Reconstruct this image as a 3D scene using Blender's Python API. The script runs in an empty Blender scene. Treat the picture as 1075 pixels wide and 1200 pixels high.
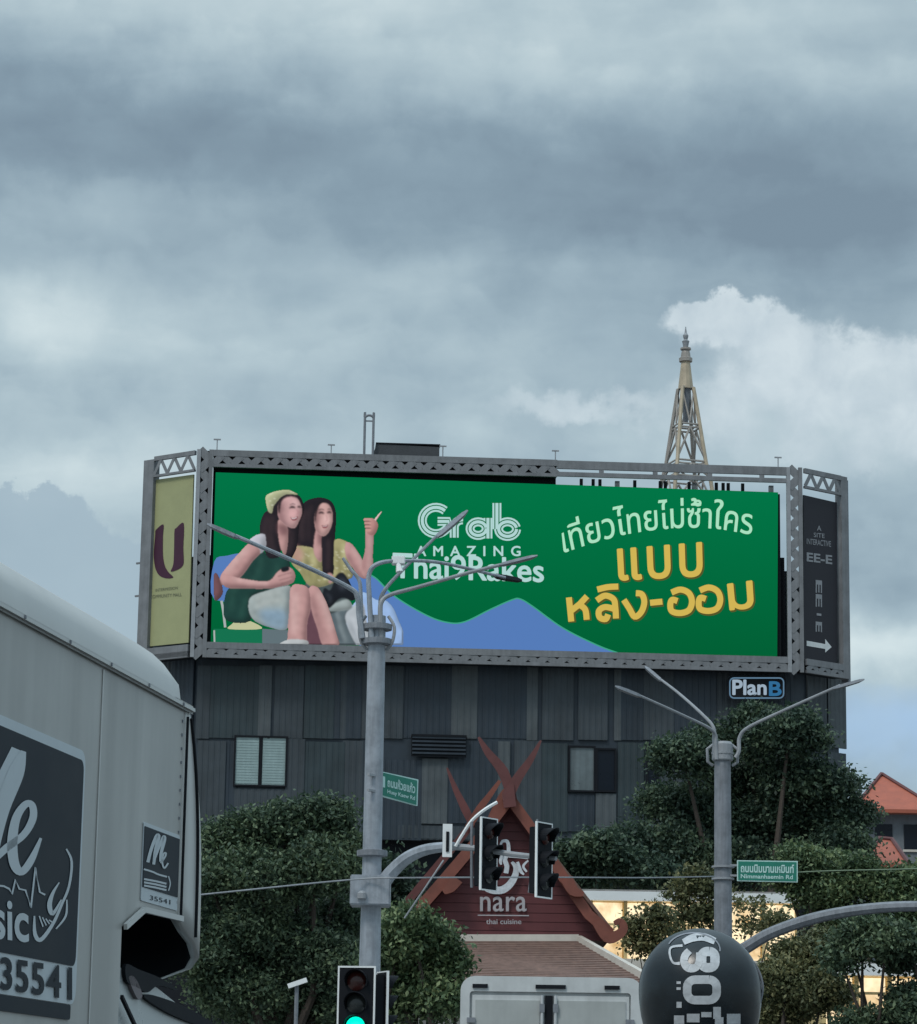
import bpy, bmesh, math, random
import numpy as np
from mathutils import Vector, Matrix
from math import sin, cos, tan, pi, radians, atan2, sqrt
random.seed(7); rng = np.random.default_rng(7)
SC = bpy.context.scene; COL = SC.collection

# ------------------------------------------------------------------ camera
FPX, PITCH, ROLL, CAMH = 3400.0, radians(12.1), radians(.9), 1.5
cam_d = bpy.data.cameras.new('camera'); cam = bpy.data.objects.new('camera', cam_d); COL.objects.link(cam)
cam_d.sensor_fit = 'VERTICAL'; cam_d.sensor_height = 36; cam_d.lens = FPX/1200*36
cam_d.clip_start = .1; cam_d.clip_end = 6000
CM = Matrix.Rotation(pi/2+PITCH, 4, 'X') @ Matrix.Rotation(ROLL, 4, 'Z')
cam.matrix_world = Matrix.Translation((0, 0, CAMH)) @ CM
SC.camera = cam

# ------------------------------------------------------------------ world: overcast sky
SUN_EL, SUN_AZ = radians(52), radians(215)      # behind the camera, to the left
w = bpy.data.worlds.new('World'); SC.world = w; w.use_nodes = True
NT = w.node_tree; NT.nodes.clear()
def N(t, **k):
    n = NT.nodes.new(t)
    for a, b in k.items(): setattr(n, a, b)
    return n
def lk(a, b): NT.links.new(a, b)
def M_(op, a, b=None, c=None, clamp=False):
    n = N('ShaderNodeMath', operation=op, use_clamp=clamp)
    for i, v in enumerate((a, b, c)):
        if v is None: continue
        if isinstance(v, (int, float)): n.inputs[i].default_value = v
        else: lk(v, n.inputs[i])
    return n.outputs[0]
def noise(vec, scale, detail=6, rough=.55, dist=0., lac=2.):
    n = N('ShaderNodeTexNoise'); n.inputs['Scale'].default_value = scale; n.inputs['Detail'].default_value = detail
    n.inputs['Roughness'].default_value = rough; n.inputs['Distortion'].default_value = dist; n.inputs['Lacunarity'].default_value = lac
    lk(vec, n.inputs['Vector']); return n
def comb(x, y, z):
    n = N('ShaderNodeCombineXYZ')
    for i, v in enumerate((x, y, z)):
        if isinstance(v, (int, float)): n.inputs[i].default_value = v
        else: lk(v, n.inputs[i])
    return n.outputs[0]
def mixc(f, a, b):
    n = N('ShaderNodeMix', data_type='RGBA')
    if isinstance(f, (int, float)): n.inputs[0].default_value = f
    else: lk(f, n.inputs[0])
    for i, v in ((6, a), (7, b)):
        if isinstance(v, tuple): n.inputs[i].default_value = (*v, 1)
        else: lk(v, n.inputs[i])
    return n.outputs[2]
def smooth(x, a, b):
    n = N('ShaderNodeMapRange', interpolation_type='SMOOTHSTEP'); lk(x, n.inputs[0])
    n.inputs[1].default_value = a; n.inputs[2].default_value = b
    return n.outputs[0]
tc = N('ShaderNodeTexCoord'); sp = N('ShaderNodeSeparateXYZ'); lk(tc.outputs['Generated'], sp.inputs[0])
dx, dy, dz = sp.outputs
az = M_('ARCTAN2', dx, dy); el = M_('ARCSINE', dz)
U = M_('MULTIPLY_ADD', az, 34, 5.37)                     # azimuth, about 34 units per radian
V = M_('MULTIPLY_ADD', el, -34, 6 + 34*PITCH)            # elevation, downwards
UV = comb(U, V, 0)
UVs = comb(M_('MULTIPLY', U, .26), V, 3.3)               # stretched along the horizon
wn = noise(UV, .8, 5, .55); ws = N('ShaderNodeSeparateColor'); lk(wn.outputs['Color'], ws.inputs[0])
wn2 = noise(UV, 2.6, 5, .6); ws2 = N('ShaderNodeSeparateColor'); lk(wn2.outputs['Color'], ws2.inputs[0])
def warp(base, a, b, ch):
    x = M_('MULTIPLY_ADD', M_('SUBTRACT', ws.outputs[ch], .5), a, base)
    return M_('MULTIPLY_ADD', M_('SUBTRACT', ws2.outputs[ch], .5), b, x)
Uw, Vw = warp(U, 1.6, .3, 0), warp(V, .9, .22, 1)
def gauss(x0, y0, sx, sy, amp, u=None, v=None):
    a = M_('POWER', M_('ABSOLUTE', M_('DIVIDE', M_('SUBTRACT', u or Uw, x0), sx)), 2)
    b = M_('POWER', M_('ABSOLUTE', M_('DIVIDE', M_('SUBTRACT', v or Vw, y0), sy)), 2)
    return M_('MULTIPLY', M_('EXPONENT', M_('MULTIPLY', M_('ADD', a, b), -1)), amp)
n1 = noise(UVs, .6, 6, .48, .3).outputs['Fac']
n2 = noise(UV, 1.3, 6, .52, .2).outputs['Fac']
L = M_('MULTIPLY_ADD', M_('SUBTRACT', n1, .5), .8, .5)
L = M_('MULTIPLY_ADD', M_('SUBTRACT', n2, .5), .28, L)
n3 = noise(comb(M_('MULTIPLY', U, .5), M_('MULTIPLY_ADD', M_('SUBTRACT', n2, .5), .8, V), 8.1), 1.7, 4, .48, .3).outputs['Fac']
L = M_('MULTIPLY_ADD', smooth(n3, .34, .66), .07, M_('SUBTRACT', L, .035))
for g in [(2.5, .1, 8, .75, .26), (9.5, .5, 4, .8, .16), (0, 1.6, 4, .6, -.24), (8.0, 2.35, 4.2, .75, -.38), (1.0, 2.1, 2.2, .25, -.10), (6.5, 1.0, 2.5, .3, .08), (3.5, 1.6, 3.5, .5, -.10),
          (.2, 3.9, 1.0, .6, .28), (4.5, 4.6, 3.4, .9, .14), (1.5, 4.3, 2.2, .6, .12),
          (6.0, 3.1, 2.4, .5, .03), (2.5, 2.9, 2.5, .5, .0), (.9, 5.9, 1.8, .6, .34), (10.4, 6.6, 1.2, .6, -.06), (10.5, 7.5, 1.6, .40, .40)]:
    L = M_('ADD', L, gauss(*g))
# low cumulus bank with a crisp billowing top
Uc, Vc = warp(U, .9, .6, 0), warp(V, .8, .75, 2)
cum = M_('ADD', gauss(10.4, 4.75, 2.3, 1.0, 1.1, Uc, Vc), gauss(8.5, 3.75, .8, .33, .8, Uc, Vc))
cum = M_('ADD', cum, gauss(6.4, 4.75, 1.5, .42, .52, Uc, Vc))
cum = M_('ADD', cum, gauss(.2, 4.1, .7, .5, .42, Uc, Vc))
cmask = smooth(cum, .40, .66)
cmask = M_('MULTIPLY', cmask, smooth(M_('MULTIPLY_ADD', M_('SUBTRACT', n2, .5), 3.0, V), 6.3, 4.3))
cshade = M_('MULTIPLY_ADD', M_('SUBTRACT', noise(UV, 1.9, 6, .55, .3).outputs['Fac'], .5), 1.3, .80)
# grey low clouds at the left
low = M_('ADD', gauss(.25, 6.35, .45, .42, 1.1, Uc, Vc), gauss(.9, 7.0, 1.5, .85, 1.1, Uc, Vc))
lmask = smooth(low, .40, .56)
rmp = N('ShaderNodeValToRGB'); lk(L, rmp.inputs[0]); r_ = rmp.color_ramp
r_.elements[0].position = .12; r_.elements[0].color = (1.0, 1.38, 1.68, 1)
r_.elements[1].position = 1.0; r_.elements[1].color = (3.5, 4.05, 4.12, 1)
for p, c in ((.32, (1.30, 1.78, 2.10, 1)), (.52, (1.80, 2.36, 2.66, 1)), (.72, (2.42, 3.02, 3.24, 1))):
    e = r_.elements.new(p); e.color = c
cc = mixc(cshade, (2.1, 2.62, 3.0), (3.75, 4.2, 4.35))
col = mixc(M_('MULTIPLY', cmask, .8), rmp.outputs[0], cc)
col = mixc(M_('MULTIPLY', lmask, .85), col, (1.85, 2.42, 2.78))
sky = N('ShaderNodeTexSky', sky_type='NISHITA'); sky.sun_disc = False; sky.sun_elevation = SUN_EL; sky.sun_rotation = SUN_AZ; sky.dust_density = 1.5
# gap of open sky low on the right
gap = M_('MULTIPLY', gauss(10.9, 8.55, 1.6, .48, 1.), smooth(Vw, 7.9, 8.1))
col = mixc(M_('MULTIPLY', gap, .85), col, (1.9, 2.85, 4.1))
col = mixc(.93, sky.outputs[0], col)
# overcast sky brighter towards the zenith; raised out of view to light the scene
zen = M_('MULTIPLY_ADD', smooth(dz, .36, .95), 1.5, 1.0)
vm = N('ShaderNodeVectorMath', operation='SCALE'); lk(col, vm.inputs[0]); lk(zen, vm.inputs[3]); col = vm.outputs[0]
# below the horizon
col = mixc(smooth(dz, 0.0, -.03), col, (.8, .85, .85))
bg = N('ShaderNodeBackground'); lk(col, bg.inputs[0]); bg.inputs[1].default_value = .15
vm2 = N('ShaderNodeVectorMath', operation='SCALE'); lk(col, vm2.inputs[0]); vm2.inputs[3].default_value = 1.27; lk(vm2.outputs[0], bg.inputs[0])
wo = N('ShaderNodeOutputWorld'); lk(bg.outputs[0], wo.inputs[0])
w.cycles.sampling_method = 'MANUAL'; w.cycles.sample_map_resolution = 512
# ------------------------------------------------------------------ sun (veiled by cloud), exposure
sd = bpy.data.lights.new('sun', 'SUN'); sd.energy = 1.2; sd.angle = radians(14); sd.color = (1, .95, .88)
so = bpy.data.objects.new('sun', sd); COL.objects.link(so)
sdir = Vector((sin(SUN_AZ)*cos(SUN_EL), cos(SUN_AZ)*cos(SUN_EL), sin(SUN_EL)))
so.rotation_euler = sdir.to_track_quat('Z', 'Y').to_euler(); so.location = (0, 0, 60)
SC.view_settings.view_transform = 'Standard'; SC.view_settings.look = 'None'; SC.view_settings.exposure = 0; SC.view_settings.gamma = 1
SC.view_settings.use_curve_mapping = False
SC.cycles.max_bounces = 6; SC.cycles.diffuse_bounces = 3; SC.cycles.transparent_max_bounces = 8

# ------------------------------------------------------------------ helpers
def ray(px, py): return (CM.to_3x3() @ Vector(((px-537.5)/FPX, (600-py)/FPX, -1)))
def W(px, py, Y):
    d = ray(px, py); d = d*(Y/d.y); return Vector((d.x, d.y, d.z+CAMH))
class Frame:
    """vertical plane frame: local x along the face, local y into it, local z up"""
    def __init__(s, x, y, yaw): s.o = Vector((x, y, 0)); s.yaw = yaw; s.u = Vector((cos(yaw), sin(yaw), 0)); s.n = Vector((-sin(yaw), cos(yaw), 0))
    def hit(s, px, py, off=0.):                     # off = metres in front of the face
        d = ray(px, py); o = Vector((0, 0, CAMH))
        t = ((s.o - s.n*off - o).dot(s.n))/d.dot(s.n); p = o + d*t
        return ((p - s.o).dot(s.u), p.z)
    def loc(s, x, y=0): return s.o + s.u*x + s.n*y
def lin(c):
    c = c/255.; return c/12.92 if c <= .04045 else ((c+.055)/1.055)**2.4
def rgb(r, g, b, k=1.): return (lin(r)*k, lin(g)*k, lin(b)*k)
def mat(name, color, rough=.6, metal=0., var=.12, vscale=3., bump=0., bscale=20., streak=0., emit=None, es=1., spec=.5, tint=None):
    m = bpy.data.materials.new(name); m.use_nodes = True; t = m.node_tree; b = t.nodes['Principled BSDF']
    b.inputs['Roughness'].default_value = rough; b.inputs['Metallic'].default_value = metal; b.inputs['Base Color'].default_value = (*color, 1)
    b.inputs['Specular IOR Level'].default_value = spec
    co = t.nodes.new('ShaderNodeTexCoord')
    if var > 0:
        n = t.nodes.new('ShaderNodeTexNoise'); n.inputs['Scale'].default_value = vscale; n.inputs['Detail'].default_value = 6; n.inputs['Roughness'].default_value = .65
        t.links.new(co.outputs['Object'], n.inputs['Vector'])
        fac = n.outputs['Fac']
        if streak > 0:
            mp = t.nodes.new('ShaderNodeMapping'); mp.inputs['Scale'].default_value = (vscale*4, vscale*4, vscale*.25)
            n2 = t.nodes.new('ShaderNodeTexNoise'); n2.inputs['Scale'].default_value = 1; n2.inputs['Detail'].default_value = 4
            t.links.new(co.outputs['Object'], mp.inputs[0]); t.links.new(mp.outputs[0], n2.inputs['Vector'])
            mm = t.nodes.new('ShaderNodeMath'); mm.operation = 'MULTIPLY_ADD'; mm.inputs[1].default_value = streak
            t.links.new(n2.outputs['Fac'], mm.inputs[0]); 
            m2 = t.nodes.new('ShaderNodeMath'); m2.operation = 'SUBTRACT'; m2.inputs[1].default_value = .5*streak
            t.links.new(fac, m2.inputs[0]); t.links.new(m2.outputs[0], mm.inputs[2]); fac = mm.outputs[0]
        r = t.nodes.new('ShaderNodeValToRGB'); r.color_ramp.elements[0].position = .28; r.color_ramp.elements[1].position = .72
        c2 = tint or color
        r.color_ramp.elements[0].color = (*[max(0, x*(1-var)) for x in c2], 1); r.color_ramp.elements[1].color = (*[min(1, x*(1+var)) for x in color], 1)
        t.links.new(fac, r.inputs[0]); t.links.new(r.outputs[0], b.inputs['Base Color'])
        rr = t.nodes.new('ShaderNodeMapRange'); rr.inputs[3].default_value = max(0, rough-.1); rr.inputs[4].default_value = min(1, rough+.1)
        t.links.new(n.outputs['Fac'], rr.inputs[0]); t.links.new(rr.outputs[0], b.inputs['Roughness'])
    if bump > 0:
        n = t.nodes.new('ShaderNodeTexNoise'); n.inputs['Scale'].default_value = bscale; n.inputs['Detail'].default_value = 4
        t.links.new(co.outputs['Object'], n.inputs['Vector'])
        bp = t.nodes.new('ShaderNodeBump'); bp.inputs['Strength'].default_value = bump; bp.inputs['Distance'].default_value = .02
        t.links.new(n.outputs['Fac'], bp.inputs['Height']); t.links.new(bp.outputs[0], b.inputs['Normal'])
    if emit:
        b.inputs['Emission Color'].default_value = (*emit, 1); b.inputs['Emission Strength'].default_value = es
    return m
def leafmat(name, c1, c2, c3):
    m = bpy.data.materials.new(name); m.use_nodes = True; t = m.node_tree; b = t.nodes['Principled BSDF']
    b.inputs['Roughness'].default_value = .55; b.inputs['Specular IOR Level'].default_value = .35
    g = t.nodes.new('ShaderNodeNewGeometry'); co = t.nodes.new('ShaderNodeTexCoord')
    n = t.nodes.new('ShaderNodeTexNoise'); n.inputs['Scale'].default_value = .9; n.inputs['Detail'].default_value = 3
    t.links.new(co.outputs['Object'], n.inputs['Vector'])
    a = t.nodes.new('ShaderNodeMath'); a.operation = 'MULTIPLY_ADD'; a.inputs[1].default_value = .45
    t.links.new(g.outputs['Random Per Island'], a.inputs[0]); t.links.new(n.outputs['Fac'], a.inputs[2])
    r = t.nodes.new('ShaderNodeValToRGB'); r.color_ramp.elements[0].position = .35; r.color_ramp.elements[0].color = (*c1, 1)
    r.color_ramp.elements[1].position = 1.1; r.color_ramp.elements[1].color = (*c3, 1); e = r.color_ramp.elements.new(.72); e.color = (*c2, 1)
    t.links.new(a.outputs[0], r.inputs[0]); t.links.new(r.outputs[0], b.inputs['Base Color'])
    tr = t.nodes.new('ShaderNodeBsdfTranslucent'); t.links.new(r.outputs[0], tr.inputs[0])
    mx = t.nodes.new('ShaderNodeMixShader'); mx.inputs[0].default_value = .25
    t.links.new(b.outputs[0], mx.inputs[1]); t.links.new(tr.outputs[0], mx.inputs[2]); t.links.new(mx.outputs[0], t.nodes['Material Output'].inputs[0])
    return m

class MB:
    def __init__(s): s.v = []; s.f = []; s.mi = []; s.cur = 0
    def add(s, vs, fs):
        o = len(s.v); s.v += [tuple(v) for v in vs]; s.f += [tuple(i+o for i in f) for f in fs]; s.mi += [s.cur]*len(fs); return s
    def box(s, x0, x1, y0, y1, z0, z1):
        return s.add([(x, y, z) for x in (x0, x1) for y in (y0, y1) for z in (z0, z1)],
                     [(0, 1, 3, 2), (4, 6, 7, 5), (0, 4, 5, 1), (2, 3, 7, 6), (0, 2, 6, 4), (1, 5, 7, 3)])
    def cbox(s, c, sx, sy, sz, yaw=0.):
        b = MB().box(-sx/2, sx/2, -sy/2, sy/2, -sz/2, sz/2); R = Matrix.Rotation(yaw, 3, 'Z')
        return s.add([R @ Vector(v) + Vector(c) for v in b.v], b.f)
    def bar(s, a, b, w, d, up=(0, 1, 0)):               # rectangular bar from a to b; w in-plane, d along up
        a, b = Vector(a), Vector(b); t = (b-a).normalized(); upv = Vector(up); sd_ = t.cross(upv).normalized(); upv = sd_.cross(t).normalized()
        vs = [p + sd_*i*w/2 + upv*j*d/2 for p in (a, b) for i in (-1, 1) for j in (-1, 1)]
        return s.add(vs, [(0, 1, 3, 2), (4, 6, 7, 5), (0, 4, 5, 1), (2, 3, 7, 6), (0, 2, 6, 4), (1, 5, 7, 3)])
    def tube(s, pts, rad, n=10, cap=True):
        pts = [Vector(p) for p in pts]; m = len(pts)
        if isinstance(rad, (int, float)): rad = [rad]*m
        vs = []; prev = None
        for i, p in enumerate(pts):
            t = (pts[min(i+1, m-1)] - pts[max(i-1, 0)]).normalized()
            if prev is None: a = t.orthogonal().normalized()
            else: a = (prev - t*prev.dot(t)).normalized()
            prev = a; b = t.cross(a)
            vs += [p + (a*cos(2*pi*k/n) + b*sin(2*pi*k/n))*rad[i] for k in range(n)]
        fs = [(i*n+k, i*n+(k+1) % n, (i+1)*n+(k+1) % n, (i+1)*n+k) for i in range(m-1) for k in range(n)]
        if cap: fs += [tuple(range(n))[::-1], tuple((m-1)*n+k for k in range(n))]
        return s.add(vs, fs)
    def lathe(s, prof, n=24, c=(0, 0, 0)):              # profile of (r, z)
        vs = [(c[0]+r*cos(2*pi*k/n), c[1]+r*sin(2*pi*k/n), c[2]+z) for r, z in prof for k in range(n)]
        fs = [(i*n+k, i*n+(k+1) % n, (i+1)*n+(k+1) % n, (i+1)*n+k) for i in range(len(prof)-1) for k in range(n)]
        fs += [tuple(range(n))[::-1], tuple((len(prof)-1)*n+k for k in range(n))]
        return s.add(vs, fs)
    def prism(s, poly, y0, y1):                         # poly in (x,z), extruded along y
        n = len(poly); vs = [(x, y0, z) for x, z in poly] + [(x, y1, z) for x, z in poly]
        return s.add(vs, [tuple(range(n)), tuple(range(2*n-1, n-1, -1))] + [(i, n+i, n+(i+1) % n, (i+1) % n) for i in range(n)])
    def foot(s, poly, z0, z1):                          # poly in (x,y), extruded along z
        n = len(poly); vs = [(x, y, z0) for x, y in poly] + [(x, y, z1) for x, y in poly]
        return s.add(vs, [tuple(range(n))[::-1], tuple(range(n, 2*n))] + [(i, (i+1) % n, n+(i+1) % n, n+i) for i in range(n)])
    def build(s, name, m, parent=None, smooth=False, bevel=0., loc=None, rz=0.):
        me = bpy.data.meshes.new(name); me.from_pydata(s.v, [], s.f)
        for k in (m if isinstance(m, (list, tuple)) else [m]): me.materials.append(k)
        if any(s.mi): me.polygons.foreach_set('material_index', s.mi)
        bm = bmesh.new(); bm.from_mesh(me); bmesh.ops.recalc_face_normals(bm, faces=bm.faces)
        if bevel: bmesh.ops.bevel(bm, geom=bm.edges[:], offset=bevel, segments=2, affect='EDGES', clamp_overlap=True)
        bm.to_mesh(me); bm.free()
        if smooth: 
            me.polygons.foreach_set('use_smooth', [True]*len(me.polygons)); me.set_sharp_from_angle(angle=radians(40))
        return link(name, me, parent, loc, rz)
def link(name, me, parent=None, loc=None, rz=0.):
    o = bpy.data.objects.new(name, me); COL.objects.link(o)
    if parent is not None: o.parent = parent
    if loc is not None: o.location = loc
    o.rotation_euler.z = rz
    return o
def thing(name, label, cat, loc=(0, 0, 0), rz=0., group=None):
    o = bpy.data.objects.new(name, None); COL.objects.link(o); o.location = loc; o.rotation_euler.z = rz; o.empty_display_size = .3
    o['label'] = label; o['category'] = cat
    if group: o['group'] = group
    return o
def tag(o, label, cat, group=None, kind=None):
    if kind: o['kind'] = kind
    if label: o['label'] = label
    if cat: o['category'] = cat
    if group: o['group'] = group
    return o
def copy_tree(o, parent=None):
    c = o.copy(); COL.objects.link(c); c.parent = parent
    for ch in o.children: copy_tree(ch, c)
    return c
def spline(P, k=6, closed=False):
    n = len(P); out = []
    rngi = range(n) if closed else range(n-1)
    for i in rngi:
        g = (lambda j: P[j % n]) if closed else (lambda j: P[min(max(j, 0), n-1)])
        p0, p1, p2, p3 = g(i-1), g(i), g(i+1), g(i+2)
        for a in range(k):
            t = a/k
            out.append(tuple(.5*((2*p1[d]) + (-p0[d]+p2[d])*t + (2*p0[d]-5*p1[d]+4*p2[d]-p3[d])*t*t + (-p0[d]+3*p1[d]-3*p2[d]+p3[d])*t**3) for d in range(len(p1))))
    if not closed: out.append(tuple(P[-1]))
    return out
def ribbon(P, wd):                                      # flat stroke outline as quads in 2-D
    n = len(P); L_, R_ = [], []
    for i, p in enumerate(P):
        a, b = P[max(i-1, 0)], P[min(i+1, n-1)]; tx, ty = b[0]-a[0], b[1]-a[1]; l = sqrt(tx*tx+ty*ty) or 1
        ww = (wd[i] if isinstance(wd, (list, tuple)) else wd)/2
        L_.append((p[0]-ty/l*ww, p[1]+tx/l*ww)); R_.append((p[0]+ty/l*ww, p[1]-tx/l*ww))
    return L_, R_
class Print:
    """flat print on a vertical face; every shape is laid on the face at its real place"""
    def __init__(s, frame, off, zoom=None): s.fr = frame; s.off = off; s.mb = MB(); s.z = zoom; s.lay = 0
    def m(s, p, lay=None):
        x, y = p
        if s.z: x, y = s.z[0]+x/s.z[2], s.z[1]+y/s.z[2]
        o = s.off + (s.lay if lay is None else lay)*.012*s.k
        a, z = s.fr.hit(x, y, o); return (a, -o, z)
    k = 1.
    def poly(s, P, mi, lay, smooth=True):
        s.lay = lay; s.mb.cur = mi
        if smooth: P = spline(P, 4, True)
        vs = [s.m(p) for p in P]
        from mathutils.geometry import tessellate_polygon
        tr = tessellate_polygon([[Vector((v[0], v[2], 0)) for v in vs]])
        s.mb.add(vs, [tuple(t) for t in tr]); return s
    def stroke(s, P, wd, mi, lay, smooth=True):
        s.lay = lay; s.mb.cur = mi
        if smooth:
            if isinstance(wd, (list, tuple)):
                Q = spline([(*p, q) for p, q in zip(P, wd)], 5); P = [q[:2] for q in Q]; wd = [q[2] for q in Q]
            else: P = spline(P, 5)
        L_, R_ = ribbon(P, wd); n = len(P)
        s.mb.add([s.m(p) for p in L_+R_], [(i, i+1, n+i+1, n+i) for i in range(n-1)]); return s
    def build(s, name, mats, parent): return s.mb.build(name, mats, parent)
class Soft:
    """photographic print: shapes with soft edges composited on a fine grid of coloured cells"""
    def __init__(s, x0, x1, y0, y1, st=2.6):
        s.x = np.arange(x0, x1, st); s.y = np.arange(y0, y1, st); s.st = st; s.X, s.Y = np.meshgrid(s.x, s.y)
        s.c = np.zeros((*s.X.shape, 3)); s.a = np.zeros(s.X.shape)
        s.tex = rng.normal(size=s.X.shape); s.tex = s.blur(s.tex, 3.5); s.tex /= s.tex.std()
    def blur(s, m, sg):
        if sg < .3: return m
        r = int(sg*2.6)+1; k = np.exp(-.5*(np.arange(-r, r+1)/sg)**2); k /= k.sum()
        p = np.pad(m, r, mode='edge'); p = sum(k[i]*p[:, i:i+m.shape[1]] for i in range(2*r+1)); return sum(k[i]*p[i:i+m.shape[0]] for i in range(2*r+1))
    def mask(s, P):
        P = np.array(P); m = np.zeros(s.X.shape, bool); Q = np.roll(P, -1, 0)
        for (ax, ay), (bx, by) in zip(P, Q):
            if ay == by: continue
            c = ((ay > s.y) != (by > s.y)); xi = ax+(s.y-ay)*(bx-ax)/(by-ay); m ^= c[:, None] & (s.x[None, :] < xi[:, None])
        return m.astype(float)
    def put(s, m, col, op=1., tex=.03, solid=True):
        c = np.array([lin(v) for v in col])[None, None]*(1+tex*s.tex[..., None]); m = (m*op)[..., None]; s.c = s.c*(1-m)+np.maximum(c, 0)*m
        if solid: s.a = np.maximum(s.a, m[..., 0])
    def poly(s, P, col, sg=.5, op=1., smooth=True, tex=.035, clip=None, solid=True):
        m = s.blur(s.mask(spline(P, 5, True) if smooth else P), sg)
        if clip is not None: m = m*clip
        s.put(m, col, op, tex, solid)
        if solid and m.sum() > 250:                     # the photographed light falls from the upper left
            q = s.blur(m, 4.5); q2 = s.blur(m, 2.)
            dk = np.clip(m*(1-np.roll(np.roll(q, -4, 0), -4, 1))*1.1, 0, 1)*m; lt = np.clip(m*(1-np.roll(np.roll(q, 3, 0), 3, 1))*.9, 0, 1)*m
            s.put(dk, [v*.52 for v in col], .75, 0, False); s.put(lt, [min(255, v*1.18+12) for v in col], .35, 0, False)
        return m
    def stroke(s, P, wd, col, sg=.5, op=1., solid=False, clip=None):
        if isinstance(wd, (list, tuple)):
            Q = spline([(*p, q) for p, q in zip(P, wd)], 5); P = [q[:2] for q in Q]; wd = [q[2] for q in Q]
        else: P = spline(P, 5)
        L_, R_ = ribbon(P, wd); m = s.blur(s.mask(L_+R_[::-1]), sg)
        if clip is not None: m = m*clip
        s.put(m, col, op, .03, solid)
    def build(s, name, pr, lay, m, parent, thr=.5):
        pr.lay = lay; ny, nx = s.X.shape; keep = s.a[:-1, :-1] > thr
        p0 = pr.m((s.x[0], s.y[0])); V = np.array([pr.m((s.x[i], s.y[j])) for j in (0, ny-1) for i in (0, nx-1)]).reshape(2, 2, 3)
        u = (np.arange(nx)/(nx-1))[None, :, None]; v = (np.arange(ny)/(ny-1))[:, None, None]
        G = (V[0, 0]*(1-u)+V[0, 1]*u)*(1-v)+(V[1, 0]*(1-u)+V[1, 1]*u)*v
        js, is_ = np.nonzero(keep); used = np.zeros((ny, nx), bool)
        for a in (0, 1):
            for b in (0, 1): used[js+a, is_+b] = True
        idx = -np.ones((ny, nx), int); idx[used] = np.arange(used.sum())
        F = np.stack([idx[js, is_], idx[js, is_+1], idx[js+1, is_+1], idx[js+1, is_]], 1)
        me = bpy.data.meshes.new(name); me.vertices.add(int(used.sum())); me.vertices.foreach_set('co', G[used].ravel())
        me.loops.add(F.size); me.loops.foreach_set('vertex_index', F.ravel()); me.polygons.add(len(F)); me.polygons.foreach_set('loop_start', np.arange(len(F))*4)
        me.polygons.foreach_set('loop_total', np.full(len(F), 4)); me.update(calc_edges=True)
        at = me.color_attributes.new('print', 'FLOAT_COLOR', 'POINT'); cc_ = np.ones((int(used.sum()), 4)); cc_[:, :3] = s.c[used]; at.data.foreach_set('color', cc_.ravel())
        me.materials.append(m); return link(name, me, parent)
_tc = {}
def textmesh(body, offset=0., space=1., shear=0.):
    key = (body, offset, space, shear)
    if key not in _tc:
        cu = bpy.data.curves.new('t', 'FONT'); cu.body = body; cu.size = 1; cu.offset = offset; cu.space_character = space; cu.shear = shear; cu.resolution_u = 4
        o = bpy.data.objects.new('t', cu); COL.objects.link(o); dg = bpy.context.evaluated_depsgraph_get(); dg.update()
        me = bpy.data.meshes.new_from_object(o.evaluated_get(dg))
        vs = np.array([v.co[:2] for v in me.vertices]); fs = [tuple(p.vertices) for p in me.polygons]
        bpy.data.objects.remove(o); bpy.data.curves.remove(cu); bpy.data.meshes.remove(me)
        mn, mx_ = vs.min(0), vs.max(0)
        _tc[key] = ((vs-mn)/(mx_-mn), fs)
    return _tc[key]
def text(name, body, pr, quad, m, parent, lay=3, offset=0., space=1., shear=0., warp=None, rot=0, fat=0.):
  """quad = image-plane corners tl,tr,br,bl on the face of pr"""
  uv, fs = textmesh(body, offset, space, shear); tl, tr, br, bl = quad or (0,)*4; mb = MB(); pr.lay = lay
  for ix, (sx_, sy_) in enumerate([(0, 0)] if not fat else [(fat*cos(a), fat*sin(a)) for a in [2*pi*k/8 for k in range(8)]]):
    vs = []; pr.lay = lay+ix*.12
    for u, v in uv:
        if rot: u, v = v, 1-u
        q = warp(u, v) if warp else tuple((tl[i]*(1-u)+tr[i]*u)*v + (bl[i]*(1-u)+br[i]*u)*(1-v) for i in (0, 1))
        vs.append(pr.m((q[0]+sx_, q[1]+sy_)))
    mb.add(vs, fs)
  return mb.build(name, m, parent)
def rect(x0, y0, x1, y1): return [(x0, y0), (x1, y0), (x1, y1), (x0, y1)]
def rrect(x0, y0, x1, y1, r, n=4):
    out = []
    for cx, cy, a in ((x1-r, y0+r, -90), (x1-r, y1-r, 0), (x0+r, y1-r, 90), (x0+r, y0+r, 180)):
        out += [(cx+r*cos(radians(a+90*k/n)), cy+r*sin(radians(a+90*k/n))) for k in range(n+1)]
    return out

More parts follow.
